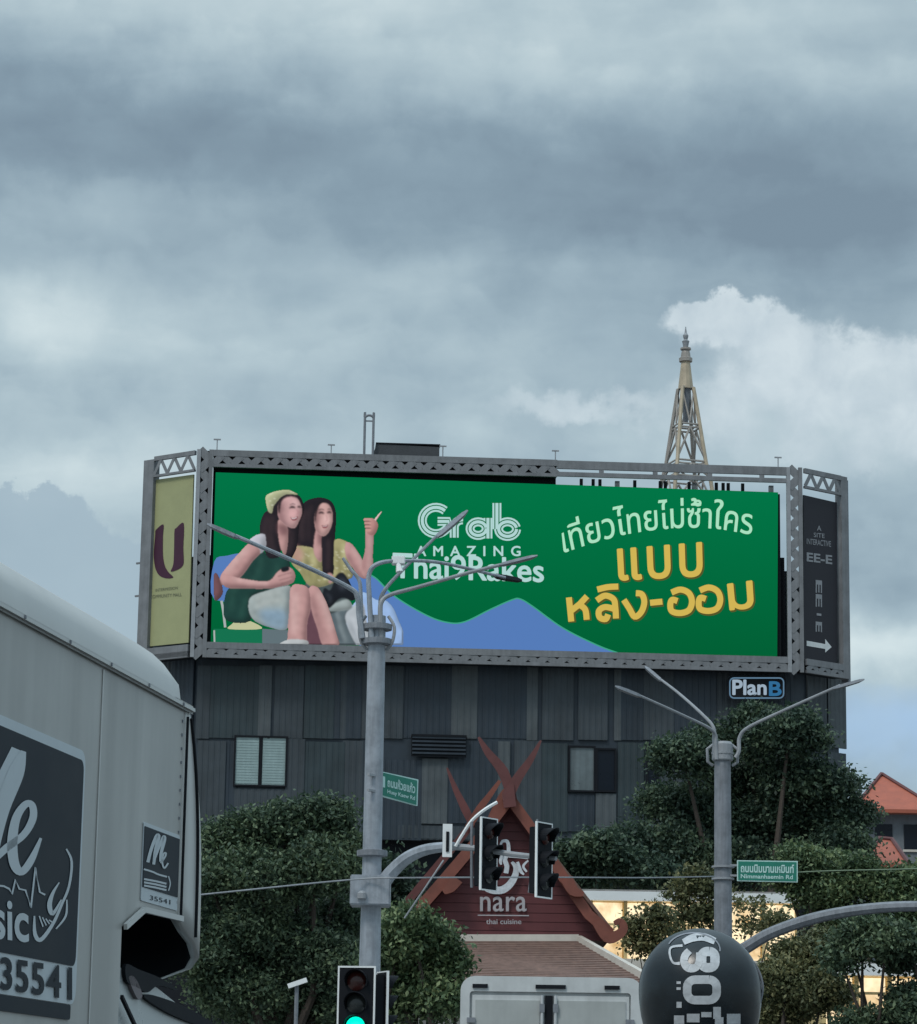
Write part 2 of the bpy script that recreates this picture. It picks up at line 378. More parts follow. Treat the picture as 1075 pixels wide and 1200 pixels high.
# ------------------------------------------------------------------ materials
MT = dict(
 asphalt=mat('asphalt', (.05, .05, .052), .85, var=.25, vscale=1.5, bump=.4, bscale=60),
 pave=mat('pavement', (.22, .21, .2), .85, var=.2), kerb=mat('kerb', (.33, .32, .3), .8), paint=mat('road_paint', (.72, .72, .7), .6, var=.15, vscale=4),
 clad0=mat('cladding_dark', (.022, .034, .048), .5, var=.26, vscale=.9, streak=.5), clad1=mat('cladding_mid', (.042, .054, .064), .5, var=.26, vscale=.9, streak=.5),
 clad2=mat('cladding_light', (.074, .088, .096), .5, var=.26, vscale=.9, streak=.5), clad3=mat('cladding_teal', (.027, .043, .050), .5, var=.26, vscale=.9, streak=.5),
 black=mat('near_black', (.008, .010, .014), .7, var=.2, spec=.2), dglass=mat('dark_glass', (.006, .010, .018), .3, var=.1, spec=.25),
 wglass=mat('window_blind_glass', (.30, .40, .40), .25, var=.12, vscale=2., streak=.4),
 steel=mat('galvanised_frame', (.18, .188, .20), .55, var=.22, vscale=1.6, streak=.6, metal=.0),
 steel2=mat('galvanised_light', (.29, .305, .325), .5, var=.15, vscale=3, streak=.4),
 pole=mat('painted_pole', (.30, .33, .37), .5, var=.25, vscale=5, bump=.15, bscale=30, streak=.7),
 poleD=mat('weathered_steel', (.20, .215, .24), .55, var=.25, vscale=6, bump=.15, streak=.6),
 white=mat('white_paint', (.72, .74, .74), .45, var=.08, vscale=2), whited=mat('white_border_paint', (.82, .84, .84), .5, var=.05),
 gold=mat('spire_gold', (.46, .38, .27), .5, var=.2, vscale=3), goldg=mat('spire_grey_tan', (.35, .32, .29), .55, var=.25, vscale=3),
 redwall=mat('gable_maroon', (.115, .028, .032), .6, var=.15, vscale=1.5, streak=.4), redtrim=mat('gable_orange_trim', (.20, .062, .042), .6, var=.25, vscale=2),
 redfin=mat('finial_red', (.125, .040, .038), .6, var=.25, vscale=2),
 rooft=mat('brown_roof', (.17, .105, .085), .8, var=.3, vscale=6, bump=.6, bscale=12), cream=mat('cream_trim', (.6, .56, .5), .7, var=.12),
 orange=mat('orange_roof', (.40, .11, .065), .7, var=.15, vscale=2), greyw=mat('grey_wall', (.17, .19, .21), .8, var=.15, streak=.5),
 yellow=mat('pale_yellow_wall', (.65, .5, .24), .8, var=.15),
 signg=mat('sign_green', (.015, .20, .14), .45, var=.1), signw=mat('sign_white', (.50, .72, .68), .45, var=.05),
 bark=mat('bark', (.07, .055, .045), .9, var=.3, vscale=8, bump=.5),
 truck=mat('truck_panel_grey', (.385, .38, .36), .38, var=.16, vscale=1.3, streak=1.1), truckw=mat('truck_white_cap', (.54, .54, .52), .35, var=.08, vscale=2.5),
 rubber=mat('rubber', (.02, .02, .02), .8), chrome=mat('aluminium', (.52, .54, .55), .38, metal=.0, var=.1, vscale=8),
 dark_label=mat('sticker_slate', (.012, .019, .028), .55, var=.15, spec=.2), lab_w=mat('sticker_white', (.50, .55, .58), .4, var=.08, vscale=6),
 trunkw=mat('boxtruck_white', (.56, .58, .58), .45, var=.12, vscale=3, streak=.5), trunkg=mat('boxtruck_door', (.40, .42, .41), .5, var=.1, vscale=3, streak=.4),
 domeb=mat('dome_black', (.008, .013, .017), .24, var=.35, vscale=5, bump=.10, bscale=9, spec=.45), domew=mat('dome_lettering', (.48, .50, .52), .5, var=.22, vscale=14, bump=.1),
 bolive=mat('banner_olive', (.36, .37, .19), .6, var=.08, vscale=1.2), bplum=mat('banner_plum', (.052, .008, .030), .5, var=.1), bgr=mat('banner_lettering', (.13, .14, .09), .6),
 bdark=mat('banner_dark', (.010, .009, .016), .5, var=.15), bwt=mat('banner_white', (.25, .26, .28), .6, var=.08), barrow=mat('banner_arrow', (.66, .68, .68), .5),
 lensoff=mat('signal_lens_off', (.03, .035, .035), .25), lensr=mat('signal_lens_red_off', (.05, .012, .01), .25),
)
def em(name, r, g, b, k=1., base=.05, var=0.):
    c = rgb(r, g, b, k)
    return mat(name, tuple(x*base for x in c), .8, var=var, emit=c, es=1.0, spec=0.)
MT['lensg'] = mat('signal_lens_green_lit', (0, .3, .2), .3, emit=(0.0, .95, .62), es=1.25, var=0)

# ------------------------------------------------------------------ ground
g = MB(); g.add([(-2500, -300, 0), (2500, -300, 0), (2500, 5000, 0), (-2500, 5000, 0)], [(0, 1, 2, 3)])
o = g.build('ground', MT['pave']); o['kind'] = 'structure'
RD = radians(10.2)
def roadpt(s, t): return (s*cos(RD) + t*sin(RD), -s*sin(RD) + t*cos(RD))
def strip(s0, s1, t0, t1, z):
    return [(*roadpt(s0, t0), z), (*roadpt(s1, t0), z), (*roadpt(s1, t1), z), (*roadpt(s0, t1), z)]
r = MB(); r.add(strip(-8, 9, -60, 60, .004), [(0, 1, 2, 3)]); o = r.build('road', MT['asphalt']); o['kind'] = 'structure'
r = MB()
for t in range(-30, 40, 6): r.add(strip(-2.0, -1.88, t, t+3, .008), [(0, 1, 2, 3)])
o = r.build('road_marking', MT['paint']); o['kind'] = 'structure'
for s0, s1 in ((-8.2, -8), (9, 9.2)):
    k = MB(); v = strip(s0, s1, -60, 60, 0); k.add(v + [(a, b, .14) for a, b, c in v], [(0, 1, 2, 3), (4, 5, 6, 7), (0, 1, 5, 4), (1, 2, 6, 5), (2, 3, 7, 6), (3, 0, 4, 7)])
    o = k.build('kerb', MT['kerb']); o['kind'] = 'structure'
k = MB(); a = strip(-60, 60, 60, 72, .004); k.add(a, [(0, 1, 2, 3)]); o = k.build('cross_road', MT['asphalt']); o['kind'] = 'structure'

# ------------------------------------------------------------------ office building
YAW = radians(3.5)
p = W(230, 770, 110); FA = Frame(p.x, p.y, YAW)
sR, _ = FA.hit(936, 795); q = FA.loc(sR)
FL = Frame(p.x, p.y, radians(-35)); FR = Frame(q.x, q.y, radians(38))
xl, _ = FL.hit(166, 640); xr, _ = FR.hit(992, 640)
zr = FA.hit(500, 655)[1]; zrR = zr
bld = thing('office_building', 'dark grey building clad in ribbed metal panels under the big green billboard', 'building', FA.o, YAW)
def toA(fr, x, y):                                      # point of another frame in the facade frame
    d = fr.loc(x, y) - FA.o; return (d.dot(FA.u), d.dot(FA.n))
INS = .45
P0, P1, P2, P3 = toA(FL, xl+.1, INS), (0.2, INS), (sR-.2, INS), toA(FR, xr-.1, INS)
foot = [P0, P1, P2, P3, (P3[0], 18), (P0[0], 18)]
zb = FA.hit(500, 975)[1]
MB().foot(foot, zb, zr).build('wall', MT['clad0'], bld)
ins = [(x*(.985)+.2, y*(.97)+.6) for x, y in foot]
MB().foot(ins, 0, zb).build('lower_storey', MT['black'], bld)
MB().foot([(x*1.004-.05, y*1.0-.06 if y < 10 else y) for x, y in foot], zb-.25, zb-.003).build('ledge', MT['clad1'], bld)
def panel(fr, px0, py0, px1, py1, m, ox=0., off=0., rib=.24, name='cladding_panel', dp=None):
    """ribbed sheet panel: ridges are real folds"""
    yy = INS - .002
    x0, z1 = fr.hit((px0), (py0), -yy); x1, z0 = fr.hit(px1, py1, -yy)
    d = dp if dp is not None else random.uniform(.05, .11)
    n = max(1, round((x1-x0)/rib)); st = (x1-x0)/n; pts = []
    for i in range(n):
        a = x0+i*st; pts += [(a, yy-d), (a+st*.40, yy-d), (a+st*.55, yy-d-.016), (a+st*.90, yy-d-.016)]
    pts += [(x1, yy-d), (x1, yy), (x0, yy)]
    o = MB().foot(pts, z0, z1).build(name, m, bld)
    if fr is not FA:
        a = toA(fr, 0, 0); o.location = (a[0], a[1], 0); o.rotation_euler.z = fr.yaw-YAW
    return o
c0, c1, c2, c3 = (MT[k] for k in ('clad0', 'clad1', 'clad2', 'clad3'))
row1 = [(232, 245, c1), (245, 304, c3), (304.5, 317, c2), (323, 355, c1), (358, 391, c3), (391, 398, c0), (399, 407, c1), (407, 423, c0), (423, 445, c1), (445, 472, c1),
        (530, 559, c2), (618, 630, c2), (636, 672, c1), (678, 712, c1), (720, 728, c2), (728, 754, c0), (754, 790, c1), (790, 840, c0), (840, 875, c1), (875, 930, c0)]
for a, b, m in row1: panel(FA, a, 780, b, 866 if a < 600 else 868, m)
for a, b, m in ((472, 530, c0), (559, 618, c0)): panel(FA, a, 780, b, 866, m, dp=.02)
row2 = [(232, 262, 868, 985, c1), (262, 275, 868, 985, c0), (336, 355, 866, 985, c1), (355, 402, 869, 985, c3), (402, 424, 868, 985, c1), (424, 445, 868, 985, c0), (445, 494, 890, 985, c0),
        (495, 524, 889, 966, c2), (525, 584, 868, 966, c0), (584, 597, 869, 966, c2), (603, 634, 868, 966, c1), (634, 665, 871, 975, c3), (698, 722, 930, 975, c2), (665, 697, 931, 975, c0),
        (724, 755, 870, 975, c3), (757, 800, 872, 975, c1), (800, 870, 872, 975, c0), (275, 336, 924, 985, c1), (467, 600, 967, 985, c1), (870, 930, 872, 975, c1)]
for a, b, y0, y1, m in row2: panel(FA, a, y0, b, y1, m)
for a, b, m in ((945, 968, c1), (969, 991, c2)): panel(FR, a, 788, b, 878, m); 
for a, b, m in ((945, 968, c0), (969, 991, c1)): panel(FR, a, 881, b, 985, m)
for a, b, m in ((180, 203, c1), (204, 226, c0)): panel(FL, a, 770, b, 864, m)
# blind-backed window
def win(x0, y0, x1, y1, glass, npane=2, light=True):
    xa, za = FA.hit(x0, y0, -INS); xb, zc = FA.hit(x1, y1, -INS)
    f = MB(); t = .07
    f.box(xa, xb, INS-.16, INS-.002, zc, zc+t); f.box(xa, xb, INS-.16, INS-.002, za-t, za)
    f.box(xa, xa+t, INS-.16, INS-.002, zc+t, za-t); f.box(xb-t, xb, INS-.16, INS-.002, zc+t, za-t)
    for k in range(1, npane):
        xm = xa+(xb-xa)*k/npane; f.box(xm-t*.6, xm+t*.6, INS-.15, INS-.002, zc+t, za-t)
    wd = f.build('window', MT['black'], bld)
    for k in range(npane):
        u0, u1 = xa+(xb-xa)*k/npane+t, xa+(xb-xa)*(k+1)/npane-t
        MB().box(u0, u1, INS-.09, INS-.06, zc+t, za-t).build('pane', glass, wd)
        if light:
            b = MB()
            zz = zc+t+.05
            while zz < za-t-.06: b.box(u0+.01, u1-.01, INS-.105, INS-.092, zz, zz+.085); zz += .105
            o = b.build('blind', MT['wglass'], wd)
win(275, 862, 336, 923, MT['wglass'])
win(698, 877, 722, 929, MT['dglass'], 1, False)
win(666, 874, 697.5, 929, mat('pale_curtain_glass', (.13, .16, .17), .3, var=.3, vscale=.8, streak=1.), 1, False)
win(757, 872, 772, 925, MT['dglass'], 1, False)
# louvre of the air conditioner
xa, za = FA.hit(482, 864, -INS); xb, zc = FA.hit(546, 889, -INS)
lv = MB().box(xa, xb, INS-.32, INS-.30, zc, za).box(xa, xb, INS-.40, INS, za, za+.08).build('louvre_box', MT['black'], bld)
for k in range(5): MB().box(xa+.03, xb-.03, INS-.37, INS-.325, zc+.1+k*.15, zc+.17+k*.15).build('slat', MT['clad0'], lv)

# ------------------------------------------------------------------ billboard frame (steel truss)
fm = thing('billboard_truss', 'grey steel truss frame wrapping the roof around the green billboard', 'truss', FA.o, YAW)
def setfr(o, fr):
    if fr is not FA: a = toA(fr, 0, 0); o.location = (a[0], a[1], 0); o.rotation_euler.z = fr.yaw-YAW
    return o
OFF = .55
zt = FA.hit(500, 537, OFF)[1]; zt2 = FA.hit(500, 553, OFF)[1]; zb1 = FA.hit(500, 759, OFF)[1]; zb2 = FA.hit(500, 777, OFF)[1]
def tz(fr, px, py): return fr.hit(px, py, OFF)
_br = {}
def braces(fr, x0, x1, z0, z1, pitch, wd, m, vertical=False):
    """zigzag lacing, each bar a piece of shared mesh"""
    L_ = (z1-z0) if vertical else (x1-x0); n = max(2, 2*round(L_/pitch)); st = L_/n; H = (x1-x0) if vertical else (z1-z0)
    for i in range(n):
        key = (round(st, 3), round(H, 3), i % 2, vertical, wd)
        if key not in _br:
            a, b = ((0, 0), (st, H)) if i % 2 == 0 else ((0, H), (st, 0))
            if vertical: a, b = (a[1], a[0]), (b[1], b[0])
            yy = 0 if i % 2 else -.012
            t = MB().bar((a[0], yy, a[1]), (b[0], yy, b[1]), wd, .02).build('brace', m, fm); me = t.data; bpy.data.objects.remove(t); _br[key] = me
        o = link('brace', _br[key], fm)
        if vertical: lx, lz = x0, z0+i*st
        else: lx, lz = x0+i*st, z0
        a = toA(fr, lx, -OFF-.03); o.location = (a[0], a[1], lz); o.rotation_euler.z = fr.yaw-YAW
def beam(fr, x0, x1, z0, z1, back=True, t=.13, m=None, brace=True, deep=.5, tt_=1.9, pitch=.74, wd=.27):
    m = m or MT['steel']
    setfr(MB().box(x0, x1, -OFF-.06, -OFF+.06, z1-t*tt_, z1).build('chord', m, fm), fr)
    setfr(MB().box(x0, x1, -OFF-.06, -OFF+.06, z0, z0+t).build('chord', m, fm), fr)
    if back: setfr(MB().box(x0+.01, x1-.01, -OFF+.08, -OFF+deep, z0+.02, z1-.02).build('beam_core', MT['black'], fm), fr)
    if brace: braces(fr, x0, x1, z0+t*.8, z1-t*tt_*.9, pitch, wd, m)
def post(fr, x0, x1, z0, z1, back=True, pitch=.8, wd=.33, t=.15):
    setfr(MB().box(x0, x0+t, -OFF-.07, -OFF+.07, z0, z1).build('upright', MT['steel2'], fm), fr)
    setfr(MB().box(x1-t, x1, -OFF-.07, -OFF+.07, z0, z1).build('upright', MT['steel'], fm), fr)
    if back: setfr(MB().box(x0+.02, x1-.02, -OFF+.09, -OFF+.35, z0+.02, z1-.02).build('post_core', MT['black'], fm), fr)
    braces(fr, x0+t*.7, x1-t*.7, z0, z1, pitch, wd, MT['steel'], True)
xm = FA.hit(653, 560, OFF)[0]
xaL = 0.; xaR = sR
pw = FA.hit(245, 600, OFF)[0] - FA.hit(226, 600, OFF)[0]
pL0 = FA.hit(227, 650, OFF)[0]; pR1 = FA.hit(941, 660, OFF)[0]
# facade truss
beam(FA, pL0+pw, xm, zt2-.05, zt+.08)
beam(FA, pL0+pw, pR1-pw, zb2, zb1)
ztR = FA.hit(800, 568, OFF)[1]
beam(FA, xm, pR1-pw, zt2-.02, zt+.06, back=False, t=.17, brace=False)
setfr(MB().box(xm, pR1-pw, -OFF+.5, -OFF+.58, zt2+.12, zt2+.27).build('rear_rail', MT['poleD'], fm), FA)
for px in (683, 697, 705, 746, 776, 782, 810, 842, 850, 856, 873):
    x = FA.hit(px, 565, OFF)[0]; z0 = FA.hit(px, 574, OFF-.3)[1]
    MB().box(x-.06, x+.06, -.30+.22, .04, z0-.4, zt2+.02).build('strut', MT['black'], fm)
for px in (705, 768, 832, 893):
    x = FA.hit(px, 555, OFF)[0]; MB().box(x-.09, x+.09, -OFF-.05, -OFF+.05, zt2+.1, zt-.08).build('stud', MT['steel'], fm)
MB().box(pL0+pw+.01, xm, -.06, -.04, FA.hit(500, 575, 0)[1]-.5, zt2+.3).build('dark_strip', MT['black'], fm)  # black strips put behind the gaps so that they show dark
MB().box(pL0+pw+.01, FA.hit(256, 640, OFF)[0]+.1, .02, .05, zb1-.1, zt2-.06).build('dark_strip', MT['black'], fm)
MB().box(FA.hit(905, 700, OFF)[0], pR1-pw, .02, .05, zb1-.1, FA.hit(916, 650, OFF)[1]).build('dark_strip', MT['black'], fm)
post(FA, pL0, pL0+pw, zb2, zt+.08); post(FA, pR1-pw, pR1, zb2, zt+.06, back=False)
# chamfered ends
lx0 = FL.hit(166, 640, OFF)[0]; lx1 = FL.hit(226, 640, OFF)[0]-.02
setfr(MB().box(lx0, lx0+.52, -OFF-.05, -OFF+.3, zb2, zt-.05).build('corner_post', MT['steel'], fm), FL)
for dz_ in (2.6, 3.9): setfr(MB().box(lx0-.25, lx0, -OFF, -OFF+.06, zb2+dz_, zb2+dz_+.07).build('bracket', MT['steel'], fm), FL)
beam(FL, lx0+.53, lx1, zt-.78, zt+.05, back=False, pitch=.62, wd=.13, t=.09)
beam(FL, lx0+.53, lx1, zb2, zb2+.5, back=True, brace=False, t=.24)
rx0 = FR.hit(943, 640, OFF)[0]+.02; rx1 = FR.hit(993, 640, OFF)[0]
setfr(MB().box(rx1-.34, rx1, -OFF-.05, -OFF+.3, zb2, zt+.04).build('corner_post', MT['steel'], fm), FR)
setfr(MB().box(rx1+.003, rx1+.12, -OFF+.02, -OFF+.4, zb2-.1, zt-.06).build('edge_strip', MT['poleD'], fm), FR)
beam(FR, rx0, rx1-.35, zt-.75, zt+.05, back=False, pitch=.62, wd=.16, t=.1)
beam(FR, rx0, rx1-.35, zb2, zb2+.55, back=True, pitch=.6, wd=.2)
# little lamp brackets on the top rail
for px, h_ in ((254, .5), (388, .42), (519, .5), (651, .45), (912, .45)):
    x = FA.hit(px, 540, OFF)[0]
    MB().tube([(x, -OFF, zt), (x, -OFF, zt+h_)], .022, 6).bar((x-.14, -OFF, zt+h_), (x+.14, -OFF, zt+h_), .05, .05).build('lamp_bracket', MT['steel2'], fm)
# supports carrying the frame from the roof
for x in np.linspace(1, sR-1, 8):
    MB().box(x-.09, x+.09, -OFF+.62, -OFF+.78, zr-.5, zt2).build('support', MT['poleD'], fm)

# dark box and hoop pipe on the top
rb = thing('roof_box', 'low dark sheet metal box standing on the top edge of the billboard frame', 'roof box', FA.loc(FA.hit(475, 530, .1)[0], .5), YAW)
xa = FA.hit(432, 535, -.5)[0]-FA.hit(475, 530, .1)[0]; xb = FA.hit(515, 535, -.5)[0]-FA.hit(475, 530, .1)[0]; zz = FA.hit(475, 521, -.5)[1]
MB().prism([(xa, zt-.3), (xb, zt-.3), (xb, zz-.06), (xa+.3, zz)], 0, 1.6).build('casing', mat('box_dark', (.05, .055, .062), .6, var=.2), rb)
MB().box(xa+.28, xb+.03, -.03, 1.63, zz+.002, zz+.05).build('lid', MT['black'], rb)
for x in (xa+.3, xb-.3): MB().box(x, x+.15, .3, .45, zr, zt-.3).build('leg', MT['poleD'], rb)
x = FA.hit(432.5, 510, -.3)[0]; hp = thing('vent_pipe', 'tall narrow hoop shaped pipe rising left of the dark roof box', 'pipe', FA.loc(x, .3), YAW)
zz = FA.hit(432, 487, -.3)[1]; hw = .17
MB().tube(spline([(-hw, 0, zr), (-hw, 0, zz-.35), (-hw, 0, zz-.1), (-hw*.4, 0, zz), (hw*.4, 0, zz), (hw, 0, zz-.1), (hw, 0, zz-.35), (hw, 0, zr)], 5), .05, 8).build('hoop', MT['poleD'], hp, smooth=True)
MB().bar((-hw, 0, zz-.22), (hw, 0, zz-.22), .05, .05).build('crossbar', MT['poleD'], hp)

# ------------------------------------------------------------------ billboard screen
SO = OFF-.18
scr = thing('billboard', 'huge green advertising screen with two seated women and yellow Thai lettering', 'billboard', FA.o, YAW)
fpr = Print(FA, SO)
def quadA(P, m, name, parent, off):
    a = [FA.hit(*q, off) for q in P]
    n = 4; vs = [(x, -off, z) for x, z in a] + [(x, -off+.15, z) for x, z in a]
    return MB().add(vs, [(0, 1, 2, 3), (7, 6, 5, 4)] + [(i, 4+i, 4+(i+1) % 4, (i+1) % 4) for i in range(4)]).build(name, m, parent)
ledm = em('screen_green', 0, 101, 60, 1.05)
# vertical tone drift of the printed green: slightly bluer at the left, as printed
t = ledm.node_tree; b = t.nodes['Principled BSDF']
co = t.nodes.new('ShaderNodeTexCoord'); se = t.nodes.new('ShaderNodeSeparateXYZ'); t.links.new(co.outputs['Generated'], se.inputs[0])
rp = t.nodes.new('ShaderNodeValToRGB'); t.links.new(se.outputs[2], rp.inputs[0])
rp.color_ramp.elements[0].color = (*rgb(2, 94, 52), 1); rp.color_ramp.elements[1].color = (*rgb(2, 116, 70), 1); t.links.new(rp.outputs[0], b.inputs['Emission Color'])
# the screen is built of cabinets with hairline joints
c4 = [(253, 553.5), (912, 577), (911, 771), (247, 755.5)]
nx, nz = 13, 4
pa = [FA.hit(*q, SO) for q in c4]
def bil(u, v): return tuple((pa[0][i]*(1-u)+pa[1][i]*u)*v + (pa[3][i]*(1-u)+pa[2][i]*u)*(1-v) for i in (0, 1))
quadA(c4, ledm, 'display_panel', scr, SO)
hold = MB().box(pa[0][0]-.1, pa[1][0]+.1, -SO+.16, -SO+.26, min(pa[2][1], pa[3][1])+.1, FA.hit(600, 566, SO)[1]-.1).build('backing', MT['black'], scr)
Z8 = (240, 560, 4.479)
pm = [em('ink_blue', 84, 122, 182), em('ink_skin', 196, 142, 146), em('ink_hair', 34, 32, 46), em('ink_scarf', 186, 190, 150), em('ink_darkgreen', 24, 66, 56),
      em('ink_cloth_white', 164, 172, 172), em('ink_yellow', 176, 172, 118), em('ink_grey', 96, 112, 118), em('ink_paleblue', 152, 182, 224), em('ink_seatgreen', 22, 112, 78),
      em('ink_skin_shade', 165, 112, 122), em('ink_hill_edge', 60, 160, 130), em('ink_lip', 150, 50, 66), em('ink_black', 22, 26, 32), em('ink_denim', 108, 150, 178), em('ink_skin_light', 222, 178, 178)]
BL, SK, HR, SF, DG, CW, YE, GR, PB, SG, SS, HE, LP, BK, DN, SL = range(16)
pp = Print(FA, SO)
hill = [(424, 671), (440, 677), (463, 699), (500, 721), (525, 729.5), (545, 728.5), (575, 714), (600, 703), (610, 702), (625, 711), (660, 736), (700, 756), (724, 765)]
hs = spline(hill, 6)
pp.poly([(x, y+.0) for x, y in hs] + [(440, 760), (415, 755)], BL, 1, False)
pp.stroke(hs, 1.6, HE, 2, False)
pp.build('printed_hills', pm, scr)
pp = Print(FA, SO, Z8)
pp.poly([(50, 440), (120, 408), (200, 396), (270, 420), (300, 600), (52, 640)], BL, 1)
pp.build('printed_hill', pm, scr); pp = Print(FA, SO, Z8)
pp.poly([(755, 520), (830, 510), (900, 560), (930, 640), (860, 720), (820, 700), (780, 600)], BL, 3)
pp.build('printed_hill', pm, scr); pp = Print(FA, SO, Z8)
pp.poly([(47, 792), (300, 796), (302, 868), (47, 866)], SG, 2, False)
pp.build('printed_seat', pm, scr); pp = Print(FA, SO, Z8)
pp.poly([(302, 792), (440, 800), (430, 872), (302, 870)], GR, 2, False)
pp.build('printed_seat', pm, scr); pp = Print(FA, SO, Z8)
pp.poly([(140, 770), (180, 745), (240, 752), (300, 792), (130, 794)], SF, 3)
pp.build('printed_stones', pm, scr); pp = Print(FA, SO, Z8)
pp.stroke([(88, 645), (98, 700), (108, 785)], 13, CW, 4)
pp.build('printed_chair_leg', pm, scr); pp = Print(FA, SO, Z8)
pp.stroke([(50, 800), (52, 866)], 9, CW, 4)
pp.build('printed_post', pm, scr)
pmat = bpy.data.materials.new('photographic_print'); pmat.use_nodes = True; t = pmat.node_tree; b = t.nodes['Principled BSDF']; b.inputs['Roughness'].default_value = .7
vc = t.nodes.new('ShaderNodeVertexColor'); vc.layer_name = 'print'; t.links.new(vc.outputs[0], b.inputs['Emission Color']); b.inputs['Emission Strength'].default_value = 1.0
b.inputs['Base Color'].default_value = (.012, .012, .014, 1); b.inputs['Specular IOR Level'].default_value = 0
sk, skd, skl, hr, hrl, cw, cwd, ye, yed, dg, dgl, gr, bk, pb, sf = (184, 144, 142), (112, 78, 82), (218, 190, 186), (30, 25, 31), (78, 62, 64), (150, 162, 162), (98, 112, 116), (158, 154, 110), (104, 102, 68), (24, 60, 54), (44, 84, 74), (92, 106, 112), (20, 24, 30), (150, 178, 216), (184, 188, 150)
S = Soft(440, 1045, 90, 878)                              # woman on the right
S.poly([(740, 730), (790, 650), (830, 600), (900, 640), (960, 650), (1010, 730), (1035, 880), (740, 880)], (150, 180, 222), .7)
S.poly([(760, 740), (800, 660), (840, 700), (850, 800), (820, 860), (760, 860)], (176, 190, 216), 6, .8, solid=False)
S.poly([(650, 680), (690, 655), (745, 650), (765, 705), (745, 765), (795, 878), (690, 878), (670, 770)], gr, 1.)
S.stroke([(690, 680), (705, 760), (740, 860)], 20, (126, 138, 142), 3, .7); S.stroke([(670, 700), (690, 780), (715, 860)], 10, (58, 70, 78), 3, .7)
S.poly([(738, 740), (775, 680), (830, 660), (850, 760), (880, 878), (800, 878)], (168, 176, 182), 1.2)
S.stroke([(770, 720), (800, 800), (830, 870)], 14, (206, 212, 220), 4, .7); S.stroke([(760, 760), (790, 820), (810, 870)], 10, (110, 120, 132), 4, .6)
S.poly([(540, 540), (700, 540), (760, 640), (700, 700), (600, 720), (540, 640)], (70, 82, 84), 1.5); S.poly([(490, 190), (520, 130), (570, 106), (620, 104), (665, 125), (688, 185), (684, 290), (674, 400), (640, 430), (590, 400), (560, 380), (515, 395), (478, 350), (484, 260)], hr, 1.)
S.stroke([(530, 170), (510, 240), (512, 330)], 16, hrl, 5, .6); S.stroke([(560, 140), (545, 230), (548, 330)], 10, hrl, 4, .4)
m = S.poly([(445, 385), (485, 360), (560, 368), (612, 400), (622, 500), (674, 505), (678, 335), (740, 332), (778, 378), (765, 440), (775, 520), (700, 545), (600, 575), (540, 560), (500, 500), (455, 450)], ye, .9)
for P, w_ in (([(520, 400), (545, 470), (560, 550)], 16), ([(600, 440), (595, 520), (580, 570)], 18), ([(700, 370), (705, 450), (720, 520)], 16), ([(760, 400), (745, 460), (755, 520)], 16), ([(470, 420), (510, 470), (530, 540)], 14)): S.stroke(P, w_, yed, 4, .7, clip=m)
for P in ([(560, 400), (575, 460)], [(730, 350), (735, 430)], [(500, 390), (520, 430)]): S.stroke(P, 14, (204, 200, 156), 4, .8, clip=m)
for k in range(60):
    x, y = rng.uniform(460, 780), rng.uniform(350, 560); S.stroke([(x-6, y-3), (x, y+4), (x+6, y-1)], 5, (206, 204, 176), 1., .55, clip=m)
S.poly([(455, 372), (490, 362), (520, 400), (500, 450), (470, 440)], (186, 140, 136), 4, .7, clip=None, solid=False)
S.poly([(588, 270), (640, 290), (632, 360), (618, 430), (600, 440), (572, 385)], sk, 1.2); S.poly([(592, 290), (636, 300), (628, 345), (600, 350)], skd, 4, .8, solid=False)
S.poly([(618, 285), (664, 270), (678, 340), (676, 430), (672, 508), (624, 505), (616, 420)], hr, 1.); S.stroke([(648, 320), (650, 400), (645, 490)], 10, hrl, 4, .6)
f = S.poly([(584, 175), (604, 138), (640, 130), (664, 158), (671, 218), (657, 272), (632, 304), (604, 300), (582, 268), (577, 215)], (200, 160, 156), 1.)
S.poly([(575, 160), (598, 150), (604, 200), (598, 260), (610, 305), (578, 280), (568, 215)], skd, 4, .75, clip=f, solid=False)
S.poly([(625, 195), (650, 200), (655, 240), (630, 245)], (226, 190, 186), 4, .7, clip=f, solid=False)
S.stroke([(597, 187), (612, 182), (627, 188)], [7, 13, 7], (40, 24, 32), 1.5, 1); S.stroke([(642, 185), (655, 180), (666, 186)], [6, 12, 6], (40, 24, 32), 1.5, 1)
S.stroke([(598, 171), (612, 165), (627, 170)], 5, (50, 30, 38), 1.2, .9); S.stroke([(643, 168), (654, 164), (665, 169)], 4, (50, 30, 38), 1.2, .9)
S.stroke([(638, 195), (643, 222), (634, 230)], 5, (160, 108, 112), 1.6, .8)
S.poly([(614, 249), (630, 253), (648, 246), (641, 263), (622, 265)], (120, 36, 50), .9, .9, solid=False); S.stroke([(619, 254), (630, 257), (643, 251)], 4, (214, 206, 206), .9, .8)
S.poly([(585, 128), (640, 112), (672, 140), (676, 180), (650, 140), (612, 134), (590, 180), (580, 240), (576, 180)], hr, 1.6, .95)
m = S.poly([(742, 340), (778, 355), (832, 440), (852, 520), (815, 522), (765, 458), (738, 400)], sk, .9); S.stroke([(750, 400), (780, 460), (820, 515)], 14, skd, 4, .8, clip=m); S.stroke([(775, 370), (815, 430), (838, 480)], 10, skl, 4, .7, clip=m)
m = S.poly([(845, 272), (884, 278), (882, 400), (880, 480), (858, 530), (830, 512), (824, 450), (840, 380)], sk, .9); S.stroke([(846, 300), (840, 400), (834, 490)], 12, skd, 4, .7, clip=m); S.stroke([(874, 310), (870, 400), (864, 480)], 10, skl, 4, .6, clip=m)
m = S.poly([(852, 222), (880, 212), (906, 236), (906, 268), (886, 302), (856, 296), (846, 262)], (186, 138, 132), .9)
